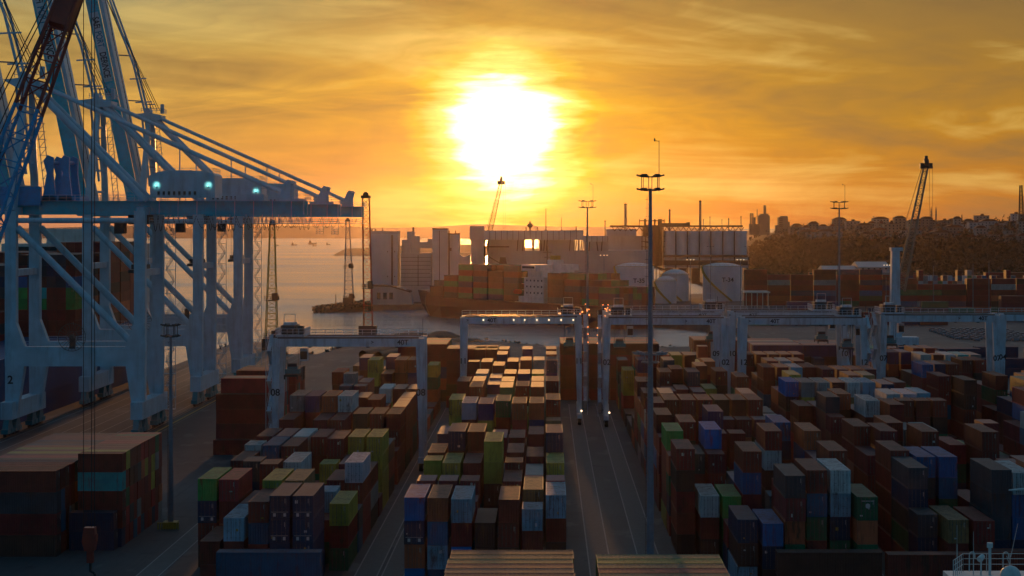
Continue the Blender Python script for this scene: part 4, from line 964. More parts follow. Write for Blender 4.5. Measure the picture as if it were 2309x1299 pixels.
# ------------------------------------------------------------------ yard gantry cranes
def yard_crane(X0, Y, wdt, num, tpos, label, lights=False, text40=.86):
    X1 = X0+wdt; ZT = 24.0; e = empty('yard_gantry_crane', ((X0+X1)/2, Y+3.5, 0), label, 'crane', 'rubber-tyred yard gantry cranes')
    W_ = M['rtg']
    for yy in (Y, Y+7.2):
        mb = MB(); mb.box(X0, X1, yy-.55, yy+.55, ZT-1.75, ZT-.25); g_ = mb.build('girder', W_, e)
        mb = MB(); mb.box(X0+1, X1-1, yy-.12, yy+.12, ZT-.25, ZT-.02); mb.box(X0+1, X1-1, yy+(-.56 if yy == Y else .5), yy+(-.5 if yy == Y else .56), ZT-.32, ZT-.2); mb.build('rail', M['railm'], g_)
        if yy == Y:
            text('capacity_mark', '40T', (X0+wdt*text40, yy-.58, ZT-1.0), 1.25, M['letter'], g_)
            text('capacity_mark', '>', (X0+wdt*(text40-.2), yy-.58, ZT-1.0), .9, M['letter'], g_)
            for k in range(4): mb = MB(); mb.box(X0+wdt*(.25+k*.19)-.3, X0+wdt*(.25+k*.19)+.3, yy-.3, yy+.3, ZT-1.95, ZT-1.75); mb.build('lamp_bracket', M['dark'], g_)
        else:
            mb = MB(); mb.box(X0, X1, yy+.6, yy+1.5, ZT-.35, ZT-.28); mb.rail([(X0, yy+1.5, ZT-.3),(X1, yy+1.5, ZT-.3)], 1.1, .045, 1.7); mb.build('walkway', W_, g_)
    legs = []
    for X, s_ in ((X0, 1), (X1, -1)):
        for yy in (Y, Y+7.2):
            mb = MB(); mb.prism([(X, ZT-1.75),(X+s_*1.5, ZT-1.75),(X+s_*.85, 2.4),(X+s_*.1, 2.4)], yy-.45, yy+.45)
            mb.box(X+s_*.03, X-s_*.06, yy-.2, yy+.2, 3, ZT-2) ; legs.append(mb.build('leg', W_, e))
        mb = MB(); mb.box(X+s_*.0, X+s_*1.0, Y-2.0, Y+9.2, 1.5, 2.5); mb.box(X+s_*.1, X+s_*1.1, Y+1.2, Y+5.5, 2.5, 4.6); mb.build('sill_beam', W_, e)
        for yy in (Y-1.2, Y+.9, Y+6.3, Y+8.4):
            mb = MB(); mb.tube((X+s_*.15, yy, .75),(X+s_*.85, yy, .75), .75, n=14); w_ = mb.build('wheel', M['rubber'], e)
            mb = MB(); mb.tube((X+s_*.1, yy, .75),(X+s_*.9, yy, .75), .32, n=10); mb.build('rim', W_, w_)
    text('number', num, (X0+.62, Y-.48, ZT-10.0), 1.7, M['letter'], legs[0]); text('number', num, (X1-.62, Y-.48, ZT-10.0), 1.7, M['letter'], legs[2])
    # stair tower on one leg
    mb = MB(); z = 2.5; k = 0; xs_ = X1+.3 if tpos > .5 else X0-.3; sg = 1 if tpos > .5 else -1
    while z < ZT-2:
        y0_, y1_ = (Y+1.4, Y+5.2) if k % 2 else (Y+5.2, Y+1.4)
        mb.beam((xs_+sg*.5, y0_, z), (xs_+sg*.5, y1_, z+2.7), .7, .12); mb.beam((xs_+sg*.9, y0_, z+1), (xs_+sg*.9, y1_, z+3.7), .06); mb.box(xs_, xs_+sg*1.0, y1_-.6, y1_+.6, z+2.65, z+2.72); z += 2.7; k += 1
    mb.beam((xs_+sg*1, Y+1.2, 2), (xs_+sg*1, Y+1.2, ZT), .09); mb.build('stairway', W_, e)
    # trolley
    tx = X0 + wdt*tpos
    mb = MB(); mb.box(tx-2.6, tx+2.6, Y-.6, Y+7.8, ZT+.02, ZT+.35)
    tr = mb.build('trolley', W_, e)
    mb = MB(); mb.rail([(tx-2.6, Y-.6, ZT+.35),(tx+2.6, Y-.6, ZT+.35),(tx+2.6, Y+7.8, ZT+.35)], 1.1, .045, 1.0); mb.rail([(tx-2.6, Y+7.8, ZT+.35),(tx-2.6, Y-.6, ZT+.35)], 1.1, .045, 1.0); mb.build('railing', W_, tr)
    mb = MB(); mb.box(tx-1.9, tx+.9, Y+1.2, Y+6, ZT+.36, ZT+2.0); mb.tube((tx-1.6, Y+.7, ZT+1.2),(tx+.6, Y+.7, ZT+1.2), .55, n=12); mb.box(tx+1.2, tx+2.2, Y+.5, Y+2.5, ZT+.36, ZT+1.9); mb.build('hoist_machinery', M['dark'], tr)
    mb = MB(); mb.box(tx-1.4, tx+.8, Y+1, Y+3, ZT+2.0, ZT+2.5); mb.beam((tx-1.3, Y+1.2, ZT+2.5),(tx-1.3,Y+1.2,ZT+4),.09); mb.beam((tx+.7, Y+1.2, ZT+2.5),(tx+.7,Y+1.2,ZT+4),.09); mb.beam((tx-1.3,Y+1.2,ZT+4),(tx+.7,Y+1.2,ZT+4),.09); mb.build('gantry_frame', W_, tr)
    mb = MB(); mb.box(tx-1.0+2.6, tx+2.9, Y+1.0, Y+2.8, ZT-4.4, ZT-2.2); cb = mb.build('cab', W_, tr)
    mb = MB(); mb.box(tx+1.65, tx+2.85, Y+.94, Y+1.0, ZT-4.1, ZT-2.7); mb.build('window', M['glass'], cb)
    mb = MB(); zs = ZT-7.0
    for dx_ in (-1.2, 1.2):
        for dy in (2.4, 4.8): mb.tube((tx+dx_*.8, Y+dy, ZT), (tx+dx_, Y+dy, zs+1), .035, n=4)
    mb.build('hoist_rope', M['rope'], tr)
    mb = MB(); mb.box(tx-1.3, tx+1.3, Y+2.2, Y+5, zs+.2, zs+1.0); mb.box(tx-.9, tx+.9, Y+2.6, Y+4.6, zs+1.0, zs+1.6); sp = mb.build('head_block', M['teal'], tr)
    mb = MB(); mb.box(tx-1.15, tx+1.15, Y+.6, Y+6.6, zs-.25, zs+.15)
    for sx in (-1.15, 1.15):
        for yy in (.6, 6.6): mb.box(tx+sx-.12, tx+sx+.12, Y+yy-.1, Y+yy+.1, zs-.7, zs+.1)
    mb.tube((tx-.8, Y+3, zs+1.6),(tx+.8, Y+3, zs+1.6), .45, n=10); mb.build('spreader', M['dark'], tr)
    mb = MB(); mb.tube((X1-.3, Y, ZT), (X1-.3, Y, ZT+3.4), .05, n=5); mb.tube((X1-.8, Y, ZT), (X1-.8, Y, ZT+2.2), .03, n=4); mb.build('aerial', M['dark'], e)
    if lights:
        mb = MB()
        for k in (.19, .44, .53, .63, .73, .83, .93): mb.box(X0+wdt*k-.13, X0+wdt*k+.13, Y-.72, Y-.56, ZT-1.0, ZT-.78)
        mb.build('girder_lamp', M['lampwarm'], e)
    if lights or num == '02':
        mb = MB()
        for i in range(9): 
            x_ = tx+ (3.2 if tpos > .5 else -3.2) + rc.uniform(-1,1.2); z_ = ZT+rc.uniform(-.2,2.6); mb.box(x_-.1,x_+.1,Y-.3,Y-.1,z_,z_+.18)
        for z_ in (ZT-2.6, ZT-4.2, ZT-6): mb.box((X1+1.4 if tpos>.5 else X0-1.4)-.1, (X1+1.4 if tpos>.5 else X0-1.4)+.1, Y+1, Y+1.2, z_, z_+.18)
        mb.build('warning_lamp', M['lamporange'], e)
        xx = X1-.1 if tpos > .5 else X0+1.1
        mb = MB(); mb.tube((xx, Y-2.3, 3.2),(xx, Y-2.1, 3.2), .22, n=10); mb.build('headlamp', M['lampwarm'], e)
    return e
yard_crane(-49.1, 350, 27.3, '08', .12, 'pale yard gantry crane numbered 08 over the first container block')
yard_crane(-18.9, 431, 26.8, '11', .90, 'yard gantry crane over the middle block with a row of lit lamps', True, .26)
yard_crane(12.7, 427, 27.2, '02', .13, 'yard gantry crane numbered 02 beside the empty lane, red lamps on its trolley')
yard_crane(13.4, 456, 27.0, '09', .95, 'yard gantry crane numbered 09 directly behind the one numbered 02')
yard_crane(42.6, 427, 27.6, '12', .86, 'yard gantry crane numbered 12 with its trolley at the far end', False, .27)
yard_crane(42.9, 456, 27.4, '10', .80, 'yard gantry crane numbered 10 directly behind the one numbered 12', False, .2)
yard_crane(75.4, 440, 26.8, '07', .10, 'yard gantry crane numbered 07 over the outer container block')
yard_crane(103.2, 444, 27, '04', .6, 'yard gantry crane numbered 04 cut by the picture edge')
# ------------------------------------------------------------------ lighting masts
def high_mast(x, y, H, label, rb=.42, ring=1.45, aer=5.0, low=None, lit=False):
    e = empty('lighting_mast', (x, y, 0), label, 'lighting mast', 'tall lighting masts in the yard')
    mb = MB(); mb.tube((x,y,0),(x,y,H), rb, rb*.42, n=14); mb.tube((x,y,0),(x,y,.5), rb*1.7, n=14); mb.build('pole', M['galv'], e)
    mb = MB()
    for z in range(3, int(H), 1):
        mb.beam((x-rb-.15, y, z), (x-rb*.4, y, z), .04)
    mb.beam((x-rb-.1, y, 3), (x-rb*.6-.1, y, H-1), .04); mb.build('ladder', M['dark'], e)
    mb = MB()
    for zz in (H-.2, H+1.35):
        for k in range(16):
            t0, t1 = k*math.pi/8, (k+1)*math.pi/8; mb.beam((x+ring*.75*math.cos(t0), y+ring*.75*math.sin(t0), zz), (x+ring*.75*math.cos(t1), y+ring*.75*math.sin(t1), zz), .09)
    for k in range(6):
        t0 = k*math.pi/3+.3; p = (x+ring*.75*math.cos(t0), y+ring*.75*math.sin(t0)); mb.beam((p[0], p[1], H-.2), (p[0], p[1], H+1.35), .09); mb.beam((x, y, H-.2), (p[0], p[1], H-.2), .1)
    mb.build('lamp_ring', M['dark'], e)
    for zz in (H-.25, H+1.35):
        for k in range(6):
            t0 = k*math.pi/3; c_, s_ = math.cos(t0), math.sin(t0)
            mb = MB(); mb.beam((x+ring*.62*c_, y+ring*.62*s_, zz+.02), (x+ring*1.12*c_, y+ring*1.12*s_, zz+.22), .5, .16, w2=.7, h2=.2); mb.build('floodlight', M['dark'], e)
    if aer:
        mb = MB(); mb.beam((x+ring*.7, y, H+1.3), (x+ring*.7, y, H+1.3+aer), .07); mb.beam((x+ring*.7, y, H+1.2+aer), (x+ring*.7-.5, y, H+1.3+aer), .05); mb.box(x+ring*.7-.6, x+ring*.7-.45, y-.08, y+.08, H+1.2+aer, H+1.55+aer); mb.build('lightning_rod', M['dark'], e)
    if low:
        mb = MB()
        for k in range(16):
            t0, t1 = k*math.pi/8, (k+1)*math.pi/8
            for R_, zz in ((1.9, low+1.0), (1.0, low)): mb.beam((x+R_*math.cos(t0), y+R_*math.sin(t0), zz), (x+R_*math.cos(t1), y+R_*math.sin(t1), zz), .16)
        for k in range(8):
            t0 = k*math.pi/4; mb.beam((x+.9*math.cos(t0), y+.9*math.sin(t0), low), (x+1.0*math.cos(t0), y+1.0*math.sin(t0), low+1.0), .08); mb.beam((x+1.1*math.cos(t0), y+1.1*math.sin(t0), low+1.0), (x+2.1*math.cos(t0), y+2.1*math.sin(t0), low+1.15), .3, .2)
        mb.build('maintenance_platform', M['galv'], e)
    return e
high_mast(12.2, 228, 48.3, 'big steel lighting mast rising from the empty lane, nearest to the viewer', .47, 1.45, 4.3, 28.0)
high_mast(10.4, 489, 48.6, 'slim lighting mast behind the yard crane numbered 02', .42, 2.0, 4.4)
high_mast(72.6, 483, 48.3, 'slim lighting mast between the two blocks of yard containers at the far end', .42, 2.0, 4.4)
high_mast(-54.6, 284, 28.0, 'shorter lighting mast standing on open paving beside the quayside stacks', .42, 1.3, 0)
mb = MB()
for k in range(9): mb.box(-56.2+k*.36, -56.0+k*.36, 282.2, 282.3, 0, 1.0)
mb.box(-56.2,-53.0,282.1,282.2,.9,1.0); mb.box(-55.6,-53.6,283,285,0,.9)
tag(mb.build('guard_rail', M['yellow']), 'yellow guard rail round the foot of the shorter mast', 'barrier')
def small_lamp(px, py, Y, label, lit=True, H=None):
    p = at(px, py, Y); H = p.z; e = empty('street_lamp', (p.x, Y, 0), label, 'street lamp', 'smaller lamp posts around the basin')
    mb = MB(); mb.tube((p.x, Y, 0), (p.x, Y, H), .22, .12, n=8); mb.build('pole', M['galv'], e)
    mb = MB()
    for dx_ in (-1.8, 0, 1.6):
        mb.beam((p.x, Y, H), (p.x+dx_, Y, H+.3), .12); mb.box(p.x+dx_-.26, p.x+dx_+.26, Y-.5, Y-.1, H+.15, H+.45, 1)
    mb.build('lamp_head', [M['dark'], M['lampwarm'] if lit else M['dark']], e)
for a in ((1362,577,1000,'lit street lamp post beside the tank marked T-35'),(1557,587,1020,'lit street lamp post above the two domed tanks'),(1670,587,1020,'lit street lamp post before the tank marked T-34'),
          (2000,599,1180,'lit street lamp post by the long grey warehouse'),):
    small_lamp(*a)
for a in ((1602,557,1100,'unlit lamp post before the big silo bank'),(1687,557,1120,'unlit lamp post at the corner of the big silo bank'),(1885,612,900,'unlit lamp post before the far yard, slender'),
          (2105,600,920,'unlit lamp post in the far yard right of the mobile crane'),(2194,595,930,'unlit lamp post in the far yard, middle one of three'),(2230,590,925,'unlit lamp post in the far yard close to the picture edge'),(1998,625,880,'unlit lamp post left of the mobile crane tower')):
    small_lamp(*a, lit=False)
# ------------------------------------------------------------------ silos, tanks, refinery, town
def pbox(mb, x0, y0, x1, y1, Y, dep, mi=0, z0=None):
    a, b_ = at(x0, y0, Y), at(x1, y1, Y); mb.box(a.x, b_.x, Y, Y+dep, b_.z if z0 is None else z0, a.z, mi)
def thing_at(name, px, Y, label, cat, group=None): return empty(name, (at(px, HY, Y).x, Y, 0), label, cat, group)
CC, CL = M['concrete'], M['clad']
e = thing_at('silo_tower', 866, 1120, 'tall grey silo tower at the end of the breakwater pier', 'building')
mb = MB(); pbox(mb, 835, 527, 897, 0, 1120, 17, z0=0); mb.build('wall', CL, e)
mb = MB(); pbox(mb, 834, 521, 897.5, 527, 1119.7, 17.6); mb.build('roof', CC, e)
mb = MB(); pbox(mb, 882, 530, 886, 0, 1119.6, .4, z0=0); 
for y_ in (566, 622):
    for x_ in (873, 889): pbox(mb, x_, y_, x_+2, y_+3, 1119.8, .3)
mb.build('downpipe', M['rustst'], e)
mb = MB()
for x_, y_ in ((838,516),(846,516),(861,513)): pbox(mb, x_, y_, x_+2.4, 522, 1125, .7)
mb.build('roof_vent', M['rustst'], e)
e = thing_at('mill_building', 940, 1120, 'low stepped mill building between the two tall silo towers', 'building')
mb = MB(); pbox(mb, 903, 571, 972, 0, 1120, 22, z0=0); mb.build('wall', CC, e)
mb = MB(); pbox(mb, 906, 541, 925, 571, 1123, 12); pbox(mb, 918, 522, 934, 572, 1125, 8); pbox(mb, 926, 532, 944, 571, 1124, 12); pbox(mb, 944, 546, 976, 560, 1123, 8); pbox(mb, 964, 539, 974, 547, 1124, 5)
mb.build('penthouse', CC, e)
mb = MB(); pbox(mb, 930, 512, 934, 524, 1127, 1); pbox(mb, 911, 534, 919, 535.5, 1125, 1)
for y_ in range(580, 645, 9): pbox(mb, 904, y_, 971, y_+.8, 1119.8, .3)
pbox(mb, 942, 575, 943.4, 645, 1119.7, .4); mb.build('chimney', M['rustst'], e)
e = thing_at('silo_tower', 1003, 1120, 'paired silo towers, the higher one beside the lower, left of the gap', 'building')
mb = MB(); pbox(mb, 975, 517, 1009, 0, 1120, 16, z0=0); pbox(mb, 1009.3, 528, 1035, 0, 1121, 15, z0=0); mb.build('wall', CL, e)
mb = MB(); pbox(mb, 974.5, 514.5, 1009.4, 517.5, 1119.7, 16.6); pbox(mb, 1009.4, 526, 1035.4, 528.5, 1120.7, 15.6); pbox(mb, 990, 520, 991.5, 640, 1119.7, .3); pbox(mb, 1011, 520, 1014, 640, 1119.8, 1.2); pbox(mb, 1014, 559, 1018, 566, 1119.9, 1); pbox(mb,1026,520,1028,528,1124,1); mb.build('trim', M['rustst'], e)
mb = MB(); a_ = [at(x, y, 1124) for x, y in ((1035,572),(1044,579),(1052,578),(1060,573),(1060,600),(1035,600))]; mb.prism([(v.x, v.z) for v in a_], 1124, 1130); 
for x_ in (1037,1043,1049,1055): pbox(mb, x_, 600, x_+1.3, 640, 1125, 1.2)
pbox(mb, 1035, 569, 1060, 570.4, 1126, 2); mb.build('connecting_bridge', CL, e)
e = thing_at('grain_terminal', 1200, 1120, 'long grain terminal with a high conveyor gallery on stilts', 'building')
mb = MB(); pbox(mb, 1059, 510, 1091, 541, 1119, 15); pbox(mb, 1062, 541, 1090, 0, 1120, 12, z0=0); pbox(mb, 1152, 565, 1470, 0, 1122, 30, z0=0); pbox(mb, 1099, 541, 1182, 0, 1123, 12, z0=0); pbox(mb, 1217, 541.3, 1294, 566, 1123, 12); pbox(mb, 1320, 545.3, 1372, 566, 1125, 8); pbox(mb, 1318, 545, 1372, 566, 1121, 14)
mb.build('wall', CC, e)
mb = MB(); pbox(mb, 1091, 519.5, 1315, 541, 1119, 6); pbox(mb, 1315, 532, 1372, 545, 1119.4, 6)
gal = mb.build('conveyor_gallery', CL, e)
mb = MB()
for x_ in range(1104, 1312, 13): mb = MB(); pbox(mb, x_, 520, x_+1, 541, 1118.8, .3); mb.build('rib', M['rustst'], gal)
for x_ in range(1322, 1372, 12): mb = MB(); pbox(mb, x_, 532, x_+.9, 545, 1119.2, .3); mb.build('rib', M['rustst'], gal)
mb = MB()
for x_ in (1097, 1102, 1168, 1180, 1184, 1199, 1204, 1215, 1219, 1228, 1234, 1286, 1296, 1300, 1312, 1316, 1330, 1345, 1358): 
    mb = MB(); a_, b_ = at(x_, 541, 1121), at(x_+(3 if x_ % 2 else -2), 566, 1121); mb.beam(b_, a_, .55); mb.build('stilt', M['rustst'], e)
for x_ in (1201, 1303): mb = MB(); pbox(mb, x_, 541, x_+4, 566, 1122, 3); mb.build('transfer_house', M['concrete'], e)
mb = MB()
for x_, y_ in ((1185,512),(1211,512),(1298,510)): pbox(mb, x_, y_, x_+2.4, 520, 1121, .8)
pbox(mb, 1193.5, 510, 1197, 520, 1121, 1); a_ = at(1195.3, 509, 1121); mb.lathe(a_.x, 1121.5, [(.3,a_.z-1.5),(1.9,a_.z),(1.3,a_.z+1.1),(.5,a_.z+1.6),(.4,a_.z+2.6)], 10); mb.build('roof_vent', M['rustst'], e)
mb = MB()
for i, (x0_, x1_) in enumerate(((1090,1128),(1128,1092),(1096,1130))): a_, b_ = at(x0_, 572+i*22, 1119), at(x1_, 594+i*22, 1119); mb.beam(a_, b_, .9, .5)
pbox(mb, 1090, 555, 1148, 558, 1118.6, 3.6); pbox(mb, 1100, 596, 1135, 598, 1118.6, 3.6); a_ = [at(x, y, 1118) for x, y in ((1128,580),(1140,580),(1152,640),(1118,640))]; mb.prism([(v.x, v.z) for v in a_], 1116, 1119); mb.build('hopper_stair', M['rustst'], e)
def mast_thin(px, y0, y1, w, Y, label, cat='mast', name='radio_mast', m_='rustst'):
    a_, b_ = at(px, y0, Y), at(px, y1, Y); mb = MB(); r = w/FPX*Y/2; mb.tube((a_.x, Y, b_.z), (a_.x, Y, a_.z), r, r*.6, n=6); mb.box(a_.x-r*2, a_.x+r*2, Y-r*2, Y+r*2, b_.z, b_.z+1)
    tag(mb.build(name, M[m_]), label, cat)
mast_thin(1231, 470, 522, 2, 1124, 'tall thin mast on the gallery roof of the grain terminal')
mast_thin(1266, 490, 522, 1.4, 1124, 'shorter thin mast on the gallery roof of the grain terminal')
# big silo bank
e = thing_at('silo_bank', 1600, 1190, 'wide bank of white round silos under a brown truss roof', 'building')
def pcyl(mb, xc, w, y0, Y, z0=0, dome=0, n=28):
    a_ = at(xc, y0, Y); r = w/FPX*Y/2; prof = [(r, z0), (r, a_.z)]
    if dome: prof += [(r*.92, a_.z+dome*.35), (r*.7, a_.z+dome*.7), (r*.35, a_.z+dome*.95), (.2, a_.z+dome)]
    else: prof += [(.2, a_.z+.05)]
    mb.lathe(a_.x, Y+r, prof, n); return a_.x, r, a_.z
for i in range(7):
    mb = MB(); pcyl(mb, 1512+i*26.5, 29, 521, 1186, z0=at(0, 576, 1186).z); mb.build('silo', M['tank'], e, smooth=False)
mb = MB(); pbox(mb, 1498, 575, 1686, 580, 1185, 14); pbox(mb, 1498, 587, 1686, 598, 1185, 14)
for x_ in (1524, 1550, 1577, 1603, 1630, 1656): pbox(mb, x_-1.2, 521, x_+1.2, 640, 1184.2, 1.0)
for k in range(6): pbox(mb, 1500+k*30, 605, 1518+k*30, 640, 1186, 6)
mb.build('steel_band', M['rustst'], e)
mb = MB(); pbox(mb, 1498, 580, 1686, 587, 1186.2, 13); pbox(mb, 1498, 598, 1686, 604, 1186.2, 13); mb.build('base_wall', CL, e)
mb = MB(); pbox(mb, 1376, 508, 1675, 512, 1186, 12); pbox(mb, 1490, 503, 1556, 508, 1187, 10); pbox(mb, 1548, 501, 1556, 504, 1187, 5)
for k in range(24): x_ = 1380+k*12.4; a_, b_, c_ = at(x_, 512, 1187), at(x_+6, 521, 1187), at(x_+12, 512, 1187); mb.beam(a_, b_, .45); mb.beam(b_, c_, .45)
for x_ in (1441, 1452, 1462, 1475, 1485, 1497): pbox(mb, x_, 494, x_+1.6, 509, 1188, 1.2)
pbox(mb, 1441, 497, 1498, 499, 1188, 1.2); pbox(mb, 1484, 494, 1493, 508, 1188, 5); pbox(mb, 1453, 493, 1457, 508, 1188, 2); mb.build('truss_roof', M['rustst'], e)
mb = MB()
for x_ in range(1447, 1500, 8): pbox(mb, x_, 512, x_+1.6, 640, 1186, 1.6)
for y_ in range(520, 600, 12): pbox(mb, 1446, y_, 1500, y_+1.2, 1186.3, 1.2); a_, b_ = at(1449, y_, 1187), at(1490, y_+12, 1187); mb.beam(a_, b_, .35)
pbox(mb, 1450, 512, 1494, 600, 1196, 4); mb.build('stair_frame', M['rustst'], e)
mb = MB(); pbox(mb, 1368, 517, 1435, 532, 1187, 12); pbox(mb, 1372, 532, 1470, 566, 1192, 12); mb.build('annex', CL, e)
def tank(xc, w, ytop, ybase, Y, dome, label, name=None, stair=1):
    e = thing_at('storage_tank', xc, Y, label, 'storage tank', 'round storage tanks'); mb = MB(); zb = max(0, at(0, ybase, Y).z); x_, r, z_ = pcyl(mb, xc, w, ytop, Y, z0=0); mb.build('shell', M['tank'], e, smooth=False)
    mb = MB(); mb.lathe(x_, Y+r, [(r*1.0, z_+.06), (r*.9, z_+dome*.3), (r*.65, z_+dome*.68), (r*.33, z_+dome*.93), (.2, z_+dome)], 28); mb.build('roof', M['panelwhite'], e, smooth=True)
    mb = MB()
    for k in range(28):
        t0, t1 = k*math.pi/14, (k+1)*math.pi/14; p, q_ = (x_+r*1.01*math.cos(t0), Y+r+r*1.01*math.sin(t0), z_+.3), (x_+r*1.01*math.cos(t1), Y+r+r*1.01*math.sin(t1), z_+.3)
        mb.beam(p, q_, .18); mb.beam((p[0],p[1],p[2]+1.0), (q_[0],q_[1],q_[2]+1.0), .09); mb.beam(p, (p[0],p[1],p[2]+1.0), .09)
    if stair:
        N = 12
        for k in range(N):
            t0, t1 = math.pi*(1.0+.62*k/N), math.pi*(1.0+.62*(k+1)/N); z0_, z1_ = z_-z_*k/N, z_-z_*(k+1)/N
            mb.beam((x_+(r+.6)*math.cos(t0), Y+r+(r+.6)*math.sin(t0), z0_), (x_+(r+.6)*math.cos(t1), Y+r+(r+.6)*math.sin(t1), z1_), .9, 1.0)
    mb.build('stair_and_rail', M['yellow'], e)
    if name: text('tank_number', name, (x_+r*.18, Y-.35+r*.02, z_*.62), w*.10*Y/FPX*1.55, M['letter'], e)
tank(1433, 88, 602, 668, 1094, 2.2, 'large white flat-domed tank marked T-35', 'T-35')
tank(1633, 90, 602, 668, 1128, 2.2, 'large white flat-domed tank marked T-34', 'T-34')
tank(1525, 62, 621, 668, 1128, 3.4, 'domed white tank behind the smallest domed one', None)
tank(1503, 48, 635, 676, 1095, 3.0, 'smallest domed white tank in front of the other domed one', None)
tank(1180, 40, 622, 650, 1080, 1.6, 'low white domed tank beside the ship deckhouse', None, 0)
tank(1318, 42, 626, 650, 1085, 1.7, 'low white domed tank behind the ship stern', None, 0)
tank(1376, 26, 622, 650, 1110, 1.5, 'low white domed tank hard against the one marked T-35', None, 0)
# pier head: quay sheds, rocks
e = thing_at('quay_shed', 880, 1085, 'low quay shed with a sloping roof on the pier', 'building')
mb = MB(); a_ = [at(x, y, 1083) for x, y in ((838,646),(905,648),(925,660),(930,690),(838,690))]; mb.prism([(v.x, max(v.z, 0)) for v in a_], 1083, 1096); mb.build('wall', CC, e)
mb = MB(); a_ = [at(x, y, 1082.4) for x, y in ((836,643),(880,644),(925,657),(925,660),(880,647),(836,646))]; mb.prism([(v.x, v.z) for v in a_], 1082.4, 1097); mb.build('roof', M['rustst'], e)
mb = MB()
for x_ in (850, 864, 878): pbox(mb, x_, 660, x_+8, 675, 1082.7, .3)
mb.build('door', M['dark'], e)
mb = MB(); rr = random.Random(5)
def rock(mb, x, y, z, s):
    ps = []
    for k in range(8): ps.append(Vector((x,y,z)) + Vector((rr.uniform(-1,1), rr.uniform(-1,1), rr.uniform(-.6,.8)))*s)
    bm = bmesh.new(); [bm.verts.new(p) for p in ps]; bmesh.ops.convex_hull(bm, input=bm.verts); bm.verts.index_update()
    live = [v for v in bm.verts if v.link_faces]; idx = {v: i for i, v in enumerate(live)}; mb.add([v.co[:] for v in live], [tuple(idx[v] for v in f.verts) for f in bm.faces]); bm.free()
for i in range(260):
    t = rr.random(); x = -124+t*26 + rr.uniform(-2,2); y = 1047 + rr.uniform(-2, 12)+t*12; rock(mb, x, y, -2.6+rr.uniform(0, 2.6)+t*2.5, rr.uniform(.8, 1.9))
for k in range(len(shore)):
    if 3 <= k <= 13:
        a_, b_ = Vector((*shore[k],0)), Vector((*shore[k+1],0)); L_ = (b_-a_).length
        for i in range(int(L_/1.3)): p = a_.lerp(b_, rr.random()); rock(mb, p.x+rr.uniform(-1.5,1.5), p.y+rr.uniform(-1.5,1.5), rr.uniform(-2.2,.5), rr.uniform(.6,1.4))
M['rock'] = mat('rubble', (.10,.085,.07), .95, var=.4, scale=1)
tag(mb.build('shore_rubble', M['rock']), 'rough rock armour along the basin shore and the pier head', None, None, 'stuff')
mb = MB()
for cx, cy, R_, H_ in ((-52,752,12,3.0),(-41,768,8,2.4),(-60,742,8,2.0),(-30,740,7,1.2)):
    N = 20; mb.lathe(cx, cy, [(R_, -.1), (R_*.8, H_*.35), (R_*.5, H_*.75), (R_*.22, H_*.98), (.1, H_)], N)
tag(mb.build('spoil_heaps', M['rock'], smooth=True), 'brown heaps of earth on the headland behind the first block', None, None, 'stuff')
for i, (x, y0, L_, r) in enumerate(((-60,640,36,1.5),(-54.5,636,38,1.4),(-43,560,34,1.6))):
    mb = MB(); N = 18; p, q_ = Vector((x, y0, r)), Vector((x+L_*.28, y0+L_, r)); mb.tube(p, q_, r, n=N, caps=False); mb.tube(q_, p, r*.9, n=N, caps=False)
    tag(mb.build('steel_pipe', M['rustst']), ['thick steel pipe lying on the open ground, next to the lattice tower','thick steel pipe lying between the other two pipes','thick steel pipe lying closest to the container block'][i], 'pipe', 'steel pipes lying on the ground')
# booth and small gear
e = empty('yard_booth', (-47.5, 470, 0), 'small dark watch booth with a wide flat roof on the open ground', 'booth')
mb = MB(); mb.box(-49.4,-46.2,470,473,0,6.2); mb.build('wall', M['rustst'], e)
mb = MB(); mb.box(-50.3,-45.4,469.2,473.8,6.2,6.6); mb.build('roof', M['dark'], e)
mb = MB(); mb.rail([(-51.6,470,0),(-49.5,470,3.2)],1,.05,.8); mb.build('steps', M['dark'], e)
e = empty('lighthouse', (-116.0, 727, 0), 'small striped harbour light at the end of the quay', 'lighthouse')
for k in range(6):
    mb = MB(); mb.tube((-116,727,k*1.1),(-116,727,k*1.1+1.09),.95-.06*k, .95-.06*(k+1), n=14); mb.build('band', M['white'] if k % 2 == 0 else M['dark'], e)
mb = MB(); mb.tube((-116,727,6.6),(-116,727,6.8),1.1,n=14); mb.tube((-116,727,6.8),(-116,727,7.9),.4,.2,n=10); mb.build('lantern', M['dark'], e)
mast_thin(757, 664, 690, 2.4, 1052, 'small striped beacon pole on the tip of the rocky breakwater', 'beacon', 'beacon')
for i in range(9):
    mb = MB(); y = 640+i*11; mb.tube((-115.9,y,0),(-115.9,y,.8),.35,.3,n=8); mb.tube((-115.9,y,.8),(-115.9,y,1.1),.5,n=8)
    tag(mb.build('bollard', M['dark']), 'black mooring bollard on the quay edge behind the white cranes', 'bollard', 'mooring bollards along the quay edge')
